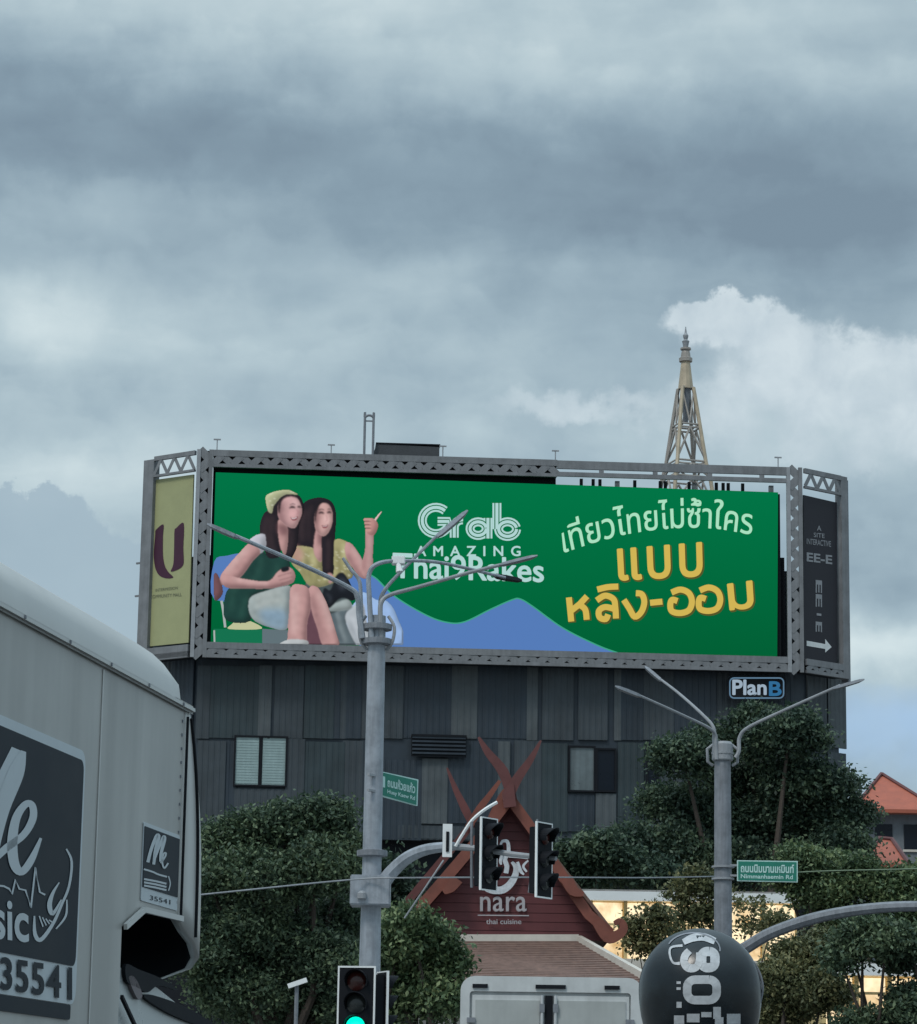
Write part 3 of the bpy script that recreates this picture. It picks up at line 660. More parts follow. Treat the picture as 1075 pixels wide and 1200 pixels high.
for k in range(4): S.poly(rrect(832+k*3, 212+k*18, 872, 229+k*18, 8), (196, 150, 142), .8)
for k in range(3): S.stroke([(836+k*3, 230+k*18), (856, 229+k*18), (872, 231+k*18)], 4, (90, 58, 60), .9, .9)
S.stroke([(893, 222), (912, 196), (928, 176)], [13, 10, 6], skl, .6, 1, True)
m = S.poly([(650, 678), (740, 640), (770, 660), (765, 690), (665, 700)], cw, 1.5)
m = S.poly([(690, 515), (725, 500), (758, 545), (792, 625), (770, 645), (735, 632), (700, 640), (672, 670), (648, 684), (618, 640), (628, 580), (660, 590)], bk, 1.2)
S.poly([(700, 540), (730, 530), (745, 570), (715, 590)], (58, 64, 74), 4, .8, clip=m, solid=False); S.stroke([(640, 610), (660, 630), (655, 660)], 10, (56, 62, 70), 3, .7, clip=m)
S.stroke([(640, 525), (655, 508), (672, 530), (652, 552)], 16, sk, 1.2, 1, True)
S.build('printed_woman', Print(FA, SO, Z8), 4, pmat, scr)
S = Soft(45, 710, 50, 880)                                # woman on the left
m = S.poly([(420, 80), (480, 84), (512, 120), (518, 175), (496, 240), (486, 330), (475, 385), (442, 430), (402, 380), (385, 430), (340, 432), (300, 350), (288, 260), (308, 190), (345, 160), (370, 120)], hr, 1.)
for P in ([(330, 200), (312, 280), (330, 380)], [(355, 200), (345, 300), (362, 400)], [(455, 280), (452, 340), (440, 400)]): S.stroke(P, 12, hrl, 5, .7, clip=m)
m = S.poly([(300, 388), (340, 425), (400, 420), (444, 440), (440, 560), (380, 592), (300, 602), (240, 640), (235, 752), (108, 742), (108, 612), (150, 560), (190, 500), (230, 450)], dg, 1.)
for P in ([(300, 420), (280, 500), (240, 560)], [(200, 540), (150, 600), (140, 700)], [(380, 450), (370, 520), (330, 580)], [(230, 620), (200, 680), (190, 740)]): S.stroke(P, 16, dgl, 5, .7, clip=m)
S.poly([(520, 590), (600, 600), (640, 740), (630, 878), (500, 878), (520, 700)], (96, 66, 76), 1.); S.poly([(386, 225), (430, 250), (436, 330), (420, 408), (392, 345)], sk, 1.); S.poly([(384, 240), (432, 262), (430, 300), (392, 300)], skd, 4, .8, solid=False)
f = S.poly([(385, 150), (405, 112), (440, 92), (480, 100), (503, 140), (509, 185), (495, 225), (474, 262), (448, 262), (418, 245), (388, 208)], (198, 158, 158), 1.)
S.poly([(380, 140), (402, 118), (418, 150), (412, 190), (432, 240), (456, 270), (415, 250), (380, 208)], skd, 5, .75, clip=f, solid=False)
S.poly([(455, 120), (490, 125), (494, 150), (462, 150)], (224, 190, 190), 5, .7, clip=f, solid=False); S.poly([(452, 172), (476, 176), (470, 200), (450, 196)], (226, 176, 178), 4, .7, clip=f, solid=False)
S.stroke([(444, 160), (460, 153), (476, 159)], [7, 14, 7], (40, 24, 32), 1.5, 1); S.stroke([(486, 157), (496, 152), (505, 158)], [6, 12, 6], (40, 24, 32), 1.5, 1)
S.stroke([(446, 143), (461, 137), (476, 141)], 4, (48, 28, 38), 1.2, .9); S.stroke([(482, 165), (492, 186), (482, 194)], 5, (160, 110, 118), 1.6, .8)
S.poly([(450, 207), (468, 213), (488, 203), (482, 221), (462, 226)], (116, 34, 48), .9, .9, solid=False); S.stroke([(455, 211), (468, 216), (484, 208)], 4, (220, 212, 214), .8, .9)
S.poly([(395, 110), (440, 86), (482, 92), (508, 122), (512, 150), (488, 108), (440, 100), (404, 124), (392, 190), (384, 150)], hr, 1.6, .95)
m = S.poly([(318, 100), (345, 78), (385, 66), (440, 62), (490, 88), (440, 84), (405, 96), (380, 122), (360, 150), (350, 186), (328, 165)], sf, 1.)
for P in ([(330, 120), (360, 95), (400, 80)], [(340, 150), (365, 115), (395, 92)]): S.stroke(P, 8, (140, 148, 112), 3, .7, clip=m)
for k in range(26):
    x, y = rng.uniform(322, 470), rng.uniform(64, 170); S.stroke([(x-5, y), (x, y+3), (x+5, y)], 5, (214, 216, 196), 1., .7, clip=m)
m = S.poly([(232, 330), (270, 300), (305, 297), (318, 310), (318, 372), (285, 398), (240, 365)], (186, 188, 198), 1.); S.stroke([(300, 320), (300, 360), (270, 385)], 14, cwd, 4, .7, clip=m)
m = S.poly([(235, 345), (292, 388), (250, 440), (198, 512), (150, 548), (84, 562), (84, 512), (130, 450), (180, 395)], sk, .9)
S.stroke([(285, 395), (235, 455), (185, 515), (110, 560)], 18, skd, 5, .7, clip=m); S.stroke([(225, 370), (160, 440), (110, 500)], 16, skl, 5, .7, clip=m)
m = S.poly([(90, 508), (200, 532), (330, 545), (380, 498), (412, 478), (452, 474), (474, 508), (462, 552), (400, 572), (340, 582), (220, 582), (108, 574)], sk, .9)
S.stroke([(100, 566), (220, 578), (340, 578), (420, 565)], 16, skd, 4, .8, clip=m); S.stroke([(150, 530), (250, 548), (330, 555)], 12, skl, 4, .6, clip=m)
for P in ([(385, 520), (420, 508), (455, 500)], [(390, 540), (430, 530), (462, 520)], [(400, 558), (430, 550), (455, 540)]): S.stroke(P, 4, skd, 1.3, .8, clip=m)
S.poly([(402, 476), (438, 468), (442, 488), (408, 497)], bk, 1.)
m = S.poly([(48, 505), (72, 518), (95, 600), (62, 645), (48, 622)], skd, 1.5)
m = S.poly([(230, 662), (250, 622), (340, 590), (420, 570), (452, 580), (444, 700), (428, 797), (330, 782), (262, 752), (236, 712)], cw, .9)
S.poly([(285, 705), (350, 690), (430, 705), (424, 790), (330, 778)], (126, 156, 180), 6, .8, clip=m, solid=False)
for P in ([(260, 640), (330, 615), (400, 600)], [(270, 680), (340, 650), (420, 640)]): S.stroke(P, 12, (194, 198, 194), 5, .7, clip=m)
S.stroke([(250, 700), (330, 740), (420, 760)], 10, cwd, 5, .7, clip=m); S.stroke([(440, 590), (436, 690), (428, 780)], 14, cwd, 4, .7, clip=m)
m = S.poly([(546, 582), (590, 574), (632, 640), (662, 720), (692, 820), (702, 878), (622, 878), (592, 792), (562, 700)], sk, .9)
S.stroke([(560, 620), (585, 720), (615, 860)], 22, skd, 6, .8, clip=m); S.stroke([(600, 600), (636, 690), (668, 800)], 18, skl, 6, .7, clip=m)
m = S.poly([(452, 576), (500, 560), (546, 586), (556, 680), (537, 760), (526, 878), (440, 878), (436, 795), (444, 700)], sk, .9)
S.stroke([(546, 600), (552, 680), (535, 760), (526, 860)], 16, skd, 5, .8, clip=m); S.stroke([(475, 600), (470, 700), (468, 820)], 22, skl, 7, .7, clip=m); S.stroke([(446, 620), (444, 720), (440, 850)], 8, skd, 3, .5, clip=m)
S.poly([(395, 878), (430, 850), (528, 852), (532, 878)], (176, 182, 184), 1.)
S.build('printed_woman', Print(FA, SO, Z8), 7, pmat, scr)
# lettering
tw = em('ink_letter_white', 172, 208, 206); tg = em('ink_letter_gold', 206, 178, 84); ts = em('ink_letter_shadow', 86, 84, 40); tn = em('ink_letter_mint', 168, 222, 190)
gp = Print(FA, SO)
def logo(paths):
    for wd, mi, ly in ((10.4, 0, 2), (6.0, 1, 3), (3.6, 0, 4)):
        for j, P in enumerate(paths): gp.stroke(P, wd, mi, ly+j*.12, False)
arc = lambda cx, cy, rx, ry, a0, a1, n=22: [(cx+rx*cos(radians(a0+(a1-a0)*k/n)), cy+ry*sin(radians(a0+(a1-a0)*k/n))) for k in range(n+1)]
logo([arc(511, 610, 16, 15.5, -48, -340) + [(526, 611), (513, 611)],
      [(532.5, 630), (532.5, 618)] + arc(542, 618, 9.5, 8.8, 180, 275),
      arc(560.5, 619.5, 9.5, 8, 0, 350), [(572, 607), (572, 631)],
      [(582.5, 589.5), (582.5, 620)], arc(595, 620, 10.5, 8.6, 0, 350)])
lg = gp.build('logo_lettering', [tw, ledm], scr)
text('lettering', 'AMAZING', fpr, rect(488, 640, 610, 651.5), tw, scr, 3, 0, 1.9, fat=.35)
text('lettering', 'Thai9Rakes', fpr, [(461, 648), (637, 655), (637, 682), (461, 677)], tw, scr, 3, 0, 1.0, fat=.7)
def arcw(u, v):
    x = 661+220*u; X_ = (661, 695, 730, 760, 790, 815, 843, 882); Y_ = (648, 636.5, 627, 622, 619, 618.5, 620, 627)
    base = float(np.interp(x, X_, Y_)); sl = float(np.interp(x+6, X_, Y_)-np.interp(x-6, X_, Y_))/12
    h_ = 35
    return (x - sl*-h_*v*.6, base - h_*v)
text('lettering', 'เที่ยวไทยไม่ซ้ำใคร', fpr, None, tn, scr, 3, 0, 1.0, warp=arcw, fat=.28)
def oth(dx_, dy_): return [(x+dx_, y+dy_) for x, y in ((436, 578), (418, 574), (412, 592), (418, 612), (446, 618), (474, 608), (484, 580), (474, 552), (446, 540), (416, 550))]
GL = [([(76, 566), (80, 606), (84, 646)], False), ([(84, 610), (112, 588), (136, 562)], False), ([(110, 590), (130, 606), (135, 640)], True),
      ([(168, 576), (196, 560), (224, 572), (230, 600), (232, 636)], True), ([(226, 604), (196, 598), (176, 610), (178, 632), (198, 638), (206, 622)], True), ([(170, 540), (204, 532), (240, 530)], True),
      ([(258, 574), (276, 602), (294, 630), (316, 614), (326, 582), (318, 556), (298, 552)], True), ([(345, 584), (386, 580)], False),
      (oth(0, 0), True), (oth(94, -7), True),
      ]
for m_, d, ly, of in ((ts, 1.3, 1.5, 1.7), (tg, 0, 3, 1.0)):
    text('lettering', 'แบบ', fpr, [(724+d, 644+d), (822+d, 636+d), (823+d, 675+d), (726+d, 680+d)], m_, scr, ly, 0, 1.1, fat=of)
    gl = Print(FA, SO, (640-d*0-.0, 500, 2.829)); gl.k = .6
    for j, (P, cl) in enumerate(GL):
        gl.stroke([(x+d*2.8, y+d*2.8) for x, y in P], 20+(of-1)*7, 0, ly*1.6+j*.1, cl)
    gl.build('lettering', [m_], scr)
    text('lettering', 'ม', fpr, [(853+d, 685+d), (881+d, 681+d), (883+d, 712+d), (856+d, 715+d)], m_, scr, ly, 0, 1, fat=of)

# ------------------------------------------------------------------ end banners
bn = thing('banner', 'olive banner with a plum letter U on the left end of the frame', 'banner', FL.o, FL.yaw, 'banners on the chamfered ends of the frame')
BO = OFF-.12
def quadF(fr, P, m, name, parent, off, th=.06):
    a = [fr.hit(*q, off) for q in P]; vs = [(x, -off, z) for x, z in a] + [(x, -off+th, z) for x, z in a]
    return MB().add(vs, [(0, 1, 2, 3), (7, 6, 5, 4)] + [(i, 4+i, 4+(i+1) % 4, (i+1) % 4) for i in range(4)]).build(name, m, parent)
quadF(FL, [(177, 563), (227, 556), (221, 753), (170, 758)], MT['bolive'], 'sheet', bn, BO)
bp_ = Print(FL, BO, (150, 520, 4.615))
bp_.poly([(192, 436), (190, 500), (190, 600), (200, 660), (220, 695), (245, 722), (210, 728), (170, 712), (148, 670), (140, 600), (148, 490), (152, 466)], 0, 1)
bp_.poly([(302, 430), (300, 560), (302, 640), (290, 668), (262, 684), (232, 690), (246, 650), (250, 560), (252, 470), (262, 456)], 0, 1)
bp_.build('letter_mark', [MT['bplum']], bn)
b4 = Print(FL, BO)
text('lettering', 'INTERMISSION', b4, [(182.5, 690), (208.5, 687), (208.5, 690.5), (182.5, 693.5)], MT['bgr'], bn, 1)
text('lettering', 'COMMUNITY MALL', b4, [(176, 697.5), (213, 694.5), (213, 698.5), (176, 701.5)], MT['bgr'], bn, 1)
bn2 = thing('banner', 'dark banner with small white lettering and an arrow on the right end of the frame', 'banner', FR.o, FR.yaw, 'banners on the chamfered ends of the frame')
quadF(FR, [(942, 580), (981, 589), (981, 781), (942, 774)], MT['bdark'], 'sheet', bn2, BO)
b5 = Print(FR, BO, (935, 600, 6.667))
def bt(body, x0, y0, x1, y1, sl=.12, rot=0, of=.01): text('lettering', body, b5, [(x0, y0), (x1, y0+(x1-x0)*sl), (x1, y1+(x1-x0)*sl), (x0, y1)], MT['bwt'], bn2, 1, of, rot=rot)
bt('A', 150, 105, 185, 145); bt('SITE', 125, 160, 210, 195); bt('INTERACTIVE', 70, 205, 260, 250); bt('EE-E', 70, 315, 270, 385, of=.03)
bt('EE', 140, 530, 190, 740, rot=1, of=.03); bt('-', 148, 790, 185, 808, of=.02); bt('E', 140, 855, 190, 935, rot=1, of=.03)
a5 = Print(FR, BO, (935, 600, 6.667))
a5.poly([(70, 1005), (215, 1032), (215, 992), (265, 1055), (215, 1098), (215, 1070), (70, 1045)], 0, 1, False); a5.build('arrow', [MT['barrow']], bn2)

# Plan B sign
ps = thing('company_sign', 'small rounded dark sign reading Plan B under the right half of the billboard', 'sign', FA.loc(FA.hit(887, 806, .1)[0]), YAW)
FP = Frame(ps.location.x, ps.location.y, YAW)
pl = Print(FP, .25); pl.poly(rrect(852.5, 792, 921.5, 820.5, 6), 0, 0, False); pl.build('sign_face', [MT['black']], ps)
x0, z1 = FP.hit(854, 793, .2); x1, z0 = FP.hit(920, 819, .2); MB().box(x0, x1, -.235, -.02, z0, z1).build('sign_box', MT['clad0'], ps)
pl = Print(FP, .25); rr_ = rrect(855.5, 794.5, 918.5, 818, 5); pl.stroke(rr_+[rr_[0]], 1.6, 0, 1, False); pl.build('outline', [em('sign_outline', 92, 122, 146)], ps)
text('lettering', 'Plan', pl, rect(859, 797, 898, 814), em('plan_white', 150, 168, 184), ps, 2, 0, fat=.7)
text('lettering', 'B', pl, rect(902, 799, 915.5, 815), em('plan_blue', 48, 104, 146), ps, 2, 0, fat=.7)
quadA([(899, 805), (903, 805), (903, 808), (899, 808)], MT['bwt'], 'x', None, .3) if False else None

# ------------------------------------------------------------------ rooftop spire
SY = 120.
cb = W(804, 655, SY); zbse = zr
sx = lambda px, py: W(px, py, SY).x - cb.x
sz = lambda py: W(804, py, SY).z
sp_ = thing('rooftop_spire', 'tan and grey lattice spire tapering to a beaded finial above the billboard', 'spire', (cb.x, SY, zbse))
def wz(py):                                              # half width at a height
    tab = [(455, 8.2), (500, 15), (545, 21.5), (560, 25.5), (600, 31), (660, 39)]
    for (a, b), (c, d) in zip(tab, tab[1:]):
        if py <= c: return (b+(d-b)*(py-a)/(c-a))*SY/FPX
    return tab[-1][1]*SY/FPX
A45 = radians(18)
def leg(py, k): 
    h_ = wz(py)*1.0; a = A45+k*pi/2+pi/4; return (h_*1.22*cos(a), h_*1.22*sin(a), sz(py)-zbse)
for k in range(4):
    MB().tube([(x, y, max(z, 0)) for x, y, z in [leg(py, k) for py in (455, 480, 500, 520, 545, 560, 600, 656)]], .085, 6).build('leg', MT['gold'] if k in (2, 3) else MT['goldg'], sp_)
levels = [455, 476, 499, 520, 543, 562, 600, 650]
for i, py in enumerate(levels):
    if i in (0, 2, 4, 5, 6):
        for dpy in ((0, 4) if i in (2, 4) else (0,)):
            P = [leg(py+dpy, k) for k in range(4)]; MB().tube(P+[P[0]], .045, 5).build('ring', MT['goldg'], sp_)
for a, b in ((458, 497), (503, 541), (547, 562), (564, 599), (601, 650)):
    for k in range(4):
        p0, p1, q0, q1 = leg(a, k), leg(a, (k+1) % 4), leg(b, k), leg(b, (k+1) % 4)
        m0 = tuple((p0[i]+p1[i])/2 for i in range(3)); m1 = tuple((q0[i]+q1[i])/2 for i in range(3))
        if a in (458,): MB().tube([p0, m1], .04, 5).tube([p1, m1], .04, 5).build('brace', MT['goldg'], sp_)
        else: MB().tube([q0, m0], .05, 5).tube([q1, m0], .05, 5).build('brace', MT['goldg'], sp_)
zc_ = lambda py: sz(py)-zbse
k_ = SY/FPX
MB().lathe([(9*k_, zc_(456)), (9*k_, zc_(453)), (5.4*k_, zc_(424)), (5*k_, zc_(423))], 12).build('cone', MT['gold'], sp_)
MB().lathe([(8*k_, zc_(424)), (8.2*k_, zc_(420)), (6*k_, zc_(419)), (5.5*k_, zc_(414)), (4.5*k_, zc_(411)), (6.5*k_, zc_(410)), (6.5*k_, zc_(408)), (3*k_, zc_(407))], 12).build('collar', MT['goldg'], sp_)
MB().lathe([(3*k_, zc_(407)), (4*k_, zc_(402)), (4.6*k_, zc_(400)), (2.2*k_, zc_(398)), (3.2*k_, zc_(395)), (3.4*k_, zc_(393)), (1.4*k_, zc_(390)), (.5*k_, zc_(383))], 12).build('finial', MT['steel2'], sp_)
MB().tube([(0, 0, zc_(495)), (0, 0, zc_(470)), (0, 0, zc_(456))], [.1, .16, .22], 8).build('core_pipe', MT['poleD'], sp_)
MB().box(-1.5, 1.5, -1.5, 1.5, 0.002, .2).build('base', MT['clad1'], sp_)

# ------------------------------------------------------------------ orange-roofed house, right
def house(px0, px1, pya, pye, Y, apx, label, yb, ridge=3.):
    a = W(px0, pye, Y); b = W(px1, pye, Y); ap = W(apx, pya, Y+4); h = thing('house', label, 'house', ((a.x+b.x)/2, Y+4, 0)); cx = (a.x+b.x)/2
    X0, X1, ze, za = a.x-cx, b.x-cx, a.z, ap.z; ax = ap.x-cx
    MB().box(X0+.6, X1-.6, -3.4, 3.4, 0, ze-.02).build('wall', MT['greyw'], h)
    r_ = MB().add([(X0, -4.2, ze), (X1, -4.2, ze), (X1, 4.2, ze), (X0, 4.2, ze), (ax, 0, za), (ax+ridge, 0, za-.05),
                   (X0, -4.2, ze-.18), (X1, -4.2, ze-.18), (X1, 4.2, ze-.18), (X0, 4.2, ze-.18)],
                  [(0, 1, 5, 4), (1, 2, 5), (2, 3, 4, 5), (3, 0, 4), (0, 6, 7, 1), (1, 7, 8, 2), (2, 8, 9, 3), (3, 9, 6, 0), (6, 9, 8, 7)])
    rf = r_.build('roof', MT['orange'], h)
    MB().tube([(ax, 0, za+.02), (ax+ridge, 0, za-.03)], .12, 6).tube([(ax, 0, za+.02), (X0, -4.2, ze+.03)], .10, 6).tube([(ax+ridge, 0, za), (X1, -4.2, ze+.03)], .1, 6).build('ridge_tile', MT['redfin'], rf)
    x = X0+1.2
    while x < X1-1.6:
        wd = MB().box(x, x+.9, -3.46, -3.402, ze-2.0, ze-.7).build('window', MT['dglass'], h)
        MB().box(x-.08, x+.98, -3.5, -3.462, ze-2.12, ze-2.0).build('sill', MT['cream'], wd); x += 1.5
    return h
house(1000, 1100, 907, 948, 150, 1033, 'house with a bright orange hipped roof beside the dark building', 990, 0.05)
house(1010, 1064, 983, 1012, 128, 1030, 'low roof of faded orange below the bright orange roofed house', 1030, .6)

# ------------------------------------------------------------------ restaurant gable
RY = 70.; rc = W(598, 1100, RY)
rst = thing('restaurant', 'dark red gabled pavilion with crossed finials and white nara lettering', 'restaurant', (rc.x, RY, 0))
FX = Frame(rc.x, RY, 0)
def rp_(px, py, off=0.): return FX.hit(px, py, off)
tri = [rp_(598, 946), rp_(466, 1100), rp_(716, 1100)]
low_ = [rp_(466, 1100), rp_(716, 1100)]
MB().prism([tri[0], tri[2], tri[1]], 0, .2).build('gable_wall', MT['redwall'], rst)
# horizontal boards of the gable
zz = low_[0][1]+.02
ap = tri[0]
while zz < ap[1]-.3:
    def xs(z): k = (ap[1]-z)/(ap[1]-tri[1][1]); return ap[0]+(tri[1][0]-ap[0])*k, ap[0]+(tri[2][0]-ap[0])*k
    a0, a1 = xs(zz); b0, b1 = xs(zz+.2)
    MB().prism([(a0+.12, zz), (a1-.12, zz), (b1-.12, zz+.2), (b0+.12, zz+.2)], -.03, -.002).build('board', MT['redwall'], rst); zz += .215
roofp = MB()
for i in (1, 2):
    a, b = tri[0], tri[i]; d = (b[0]-a[0], b[1]-a[1]); 
    vs = [(a[0], -.35, a[1]+.06), (b[0]+d[0]*.02, -.35, b[1]+.06), (b[0]+d[0]*.02, 7, b[1]+.06), (a[0], 7, a[1]+.06)]
    roofp.add(vs + [(x, y, z+.12) for x, y, z in vs], [(0, 1, 2, 3), (4, 5, 6, 7), (0, 1, 5, 4), (1, 2, 6, 5), (2, 3, 7, 6), (3, 0, 4, 7)])
roofp.build('roof', MT['rooft'], rst)
def barge(P, wd, m, y=-.42, name='bargeboard', th=.12, sm=False):
    pts = [rp_(*q[:2], -y) for q in P]
    if sm: pts = spline(pts, 4)
    n = len(pts); ws_ = wd if isinstance(wd, list) else [wd]*n
    if sm and isinstance(wd, list): ws_ = [float(np.interp(i/(n-1), np.linspace(0, 1, len(wd)), wd)) for i in range(n)]
    L_, R_ = ribbon(pts, [q for q in ws_]); mb = MB()
    vs = [(x, y-th/2, z) for x, z in L_+R_] + [(x, y+th/2, z) for x, z in L_+R_]; f = []
    for i in range(n-1): f += [(i, i+1, n+i+1, n+i), (2*n+i, 2*n+i+1, 3*n+i+1, 3*n+i), (i, i+1, 2*n+i+1, 2*n+i), (n+i, n+i+1, 3*n+i+1, 3*n+i)]
    f += [(0, n, 3*n, 2*n), (n-1, 2*n-1, 4*n-1, 3*n-1)]
    return mb.add(vs, f).build(name, m, rst)
k7 = RY/FPX
barge([(598, 936), (624, 972), (660, 1028), (690, 1072), (716, 1094)], 12*k7, MT['redtrim'], -.44)
barge([(597, 936), (560, 985), (520, 1032), (478, 1080), (462, 1098)], 13*k7, MT['redtrim'], -.47)
barge([(601, 938), (590, 905), (572, 882), (561, 864)], [.22, .26, .18, .05], MT['redfin'], -.5, 'finial', .1, True)
barge([(594, 940), (605, 915), (622, 890), (634, 868)], [.22, .24, .16, .04], MT['redfin'], -.6, 'finial', .1, True)
barge([(574, 962), (588, 934), (600, 920)], [.15, .17, .15], MT['redtrim'], .6, 'finial', .1, True)
barge([(598, 946), (596, 930), (600, 918)], [.3, .3, .1], MT['redfin'], -.66, 'apex_block', .1)
# smaller gable behind left
barge([(553, 966), (538, 985), (500, 1030), (470, 1066)], 9*k7, MT['redfin'], 1.4, 'rear_bargeboard')
barge([(556, 970), (545, 948), (534, 925), (524, 900)], [.18, .2, .14, .04], MT['redfin'], 1.3, 'finial', .1, True)
barge([(549, 970), (562, 948), (574, 932), (586, 915)], [.18, .18, .14, .08], MT['redtrim'], 1.2, 'finial', .1, True)
# scrolled end of the bargeboard, right
barge([(700, 1080), (712, 1098), (724, 1096), (731, 1088), (727, 1080), (720, 1082)], [.26, .28, .24, .2, .16, .1], MT['redtrim'], -.52, 'scroll', .16, True)
barge([(664, 1030), (672, 1044), (684, 1048)], [.3, .26, .1], MT['redtrim'], -.6, 'carved_bracket', .2, True)
barge([(536, 1030), (528, 1040), (520, 1046)], [.3, .26, .1], MT['redtrim'], -.6, 'carved_bracket', .2, True)
# lower front roof with pale ridge
ra, rb_ = rp_(470, 1103), rp_(678, 1103); e0 = W(455, 1170, RY-4); e1 = W(775, 1160, RY-4)
lr = MB(); lr.add([(ra[0], -.1, ra[1]), (rb_[0], -.1, rb_[1]), (e1.x-rc.x, -4, e1.z), (e0.x-rc.x, -4, e0.z), (rb_[0]+2.2, 5, rb_[1]), ], [(0, 1, 2, 3)])
hp_ = W(760, 1133, RY-2); 
lr.add([(rb_[0], -.1, rb_[1]-.003), (e1.x-rc.x, -4, e1.z-.003), (e1.x-rc.x+.9, 6, e1.z-.1), (rb_[0]+.2, 6, rb_[1])], [(0, 1, 2, 3)])
lo = lr.build('lower_roof', MT['rooft'], rst)
# rows of roof tiles as real steps
for i in range(22):
    t0, t1 = i/22, (i+1)/22
    L0 = Vector((ra[0], -.1, ra[1])).lerp(Vector((e0.x-rc.x, -4, e0.z)), t0); L1 = Vector((ra[0], -.1, ra[1])).lerp(Vector((e0.x-rc.x, -4, e0.z)), t1)
    R0 = Vector((rb_[0], -.1, rb_[1])).lerp(Vector((e1.x-rc.x, -4, e1.z)), t0); R1 = Vector((rb_[0], -.1, rb_[1])).lerp(Vector((e1.x-rc.x, -4, e1.z)), t1)
    up0, up1 = Vector((0, 0, .015)), Vector((0, 0, .035))
    MB().add([L0+up0, R0+up0, R1+up1, L1+up1, L1+Vector((0, 0, .01)), R1+Vector((0, 0, .01))], [(0, 1, 2, 3), (3, 2, 5, 4)]).build('tile_course', MT['rooft'], rst)
MB().bar((ra[0], -.12, ra[1]+.05), (rb_[0], -.12, rb_[1]+.05), .16, .2, (0, 0, 1)).build('ridge_cap', MT['cream'], rst)
MB().bar((rb_[0], -.12, rb_[1]+.05), (e1.x-rc.x, -4, e1.z+.1), .14, .16, (0, 0, 1)).build('hip_cap', MT['cream'], rst)
MB().box(ra[0]+.3, rb_[0]+.5, -3.2, 6.5, 0, e0.z-.1).build('wall', MT['cream'], rst)
# sign lettering
rt_ = MT['rest_txt'] = mat('pavilion_lettering', (.42, .40, .42), .5, var=.1); rl_ = mat('pavilion_logo', (.60, .64, .68), .4, var=.2, vscale=12)
rpn = Print(FX, .10)
text('lettering', 'nara', rpn, rect(563, 1051, 617, 1068), rt_, rst, 2, 0, 1.05, fat=.4)
text('lettering', 'thai cuisine', rpn, rect(570, 1077, 611, 1083), rt_, rst, 2, 0, fat=.15)
rpn.stroke([(560, 1072.5), (620, 1073)], 1.3, 0, 2, False); rpn.build('rule', [rt_], rst)
zg = (560, 900, 6.)
lgp = Print(FX, .12, zg); lgp.k = 2
lgp.stroke([(90, 770), (100, 830), (150, 862), (215, 830), (262, 760), (268, 700), (240, 660)], [22, 46, 54, 52, 46, 36, 20], 0, 2)
lgp.stroke([(20, 825), (60, 860), (120, 876), (180, 874)], [10, 16, 22, 14], 0, 3)
lgp.stroke([(160, 540), (175, 515), (205, 515), (216, 545), (215, 600), (190, 640), (205, 690), (198, 740)], [14, 20, 24, 26, 28, 34, 34, 34], 0, 4)
lgp.stroke([(175, 600), (160, 650), (165, 680)], [16, 22, 12], 0, 5)
lgp.stroke([(218, 622), (290, 622), (355, 634)], [14, 24, 16], 0, 5)
lgp.stroke([(280, 660), (300, 720), (325, 750)], [20, 26, 12], 0, 5); lgp.stroke([(355, 650), (320, 690), (345, 730)], [12, 18, 14], 0, 6)
lgp.build('emblem', [rl_], rst)

# ------------------------------------------------------------------ warm-lit shopfronts
def litmat(name, k=1.):
    m = bpy.data.materials.new(name); m.use_nodes = True; t = m.node_tree; b = t.nodes['Principled BSDF']; b.inputs['Roughness'].default_value = .3
    b.inputs['Base Color'].default_value = (.1, .08, .05, 1)
    co = t.nodes.new('ShaderNodeTexCoord'); n = t.nodes.new('ShaderNodeTexNoise'); n.inputs['Scale'].default_value = 2.2; n.inputs['Detail'].default_value = 6
    t.links.new(co.outputs['Object'], n.inputs['Vector']); r = t.nodes.new('ShaderNodeValToRGB')
    r.color_ramp.elements[0].position = .3; r.color_ramp.elements[0].color = (.62*k, .38*k, .15*k, 1); r.color_ramp.elements[1].position = .62; r.color_ramp.elements[1].color = (1.25*k, 1.02*k, .66*k, 1)
    t.links.new(n.outputs['Fac'], r.inputs[0]); t.links.new(r.outputs[0], b.inputs['Emission Color']); b.inputs['Emission Strength'].default_value = 1.
    return m
lit = litmat('warm_wall_glow')
def shop(px0, px1, pyt, pyb, Y, n, label, cat='shopfront'):
    a = W(px0, pyt, Y); b = W(px1, pyt, Y); zt_ = (a.z+b.z)/2; z0_ = W(px0, pyb, Y).z; X = b.x-a.x
    s = thing('shop_building', label, cat, (a.x, Y, 0))
    MB().box(0, X, .3, 6, 0, zt_).build('wall', MT['yellow'], s)
    MB().box(-.1, X+.1, -.15, .298, zt_-.26, zt_+.0).build('cornice', MT['whited'], s)
    MB().box(-.1, X+.1, -.02, 6.1, zt_+.002, zt_+.06).build('roof', MT['pave'], s)
    for k in range(n):
        x0, x1 = X*k/n, X*(k+1)/n
        wd = MB().box(x0+.07, x1-.07, .22, .29, z0_, zt_-.3).build('lit_wall_panel', lit, s)  # made-up glowing panel, stands for the warm light on the wall
        f = MB().box(x0-.03, x0+.07, .14, .28, z0_-.2, zt_-.27).box(x0+.07, x1-.07, .16, .215, z0_+(zt_-z0_)*.5, z0_+(zt_-z0_)*.5+.06).build('panel_divider', MT['yellow'], wd)
    MB().box(0, X, .0, .29, z0_-.5, z0_-.003).build('sill', MT['cream'], s)
    return s
shop(652, 935, 1046, 1122, 84, 7, 'warm yellow lit shopfront with a white cornice to the right of the red gable')
shop(965, 1120, 1130, 1200, 66, 4, 'second lit shopfront glowing behind the trees in the lower right corner')

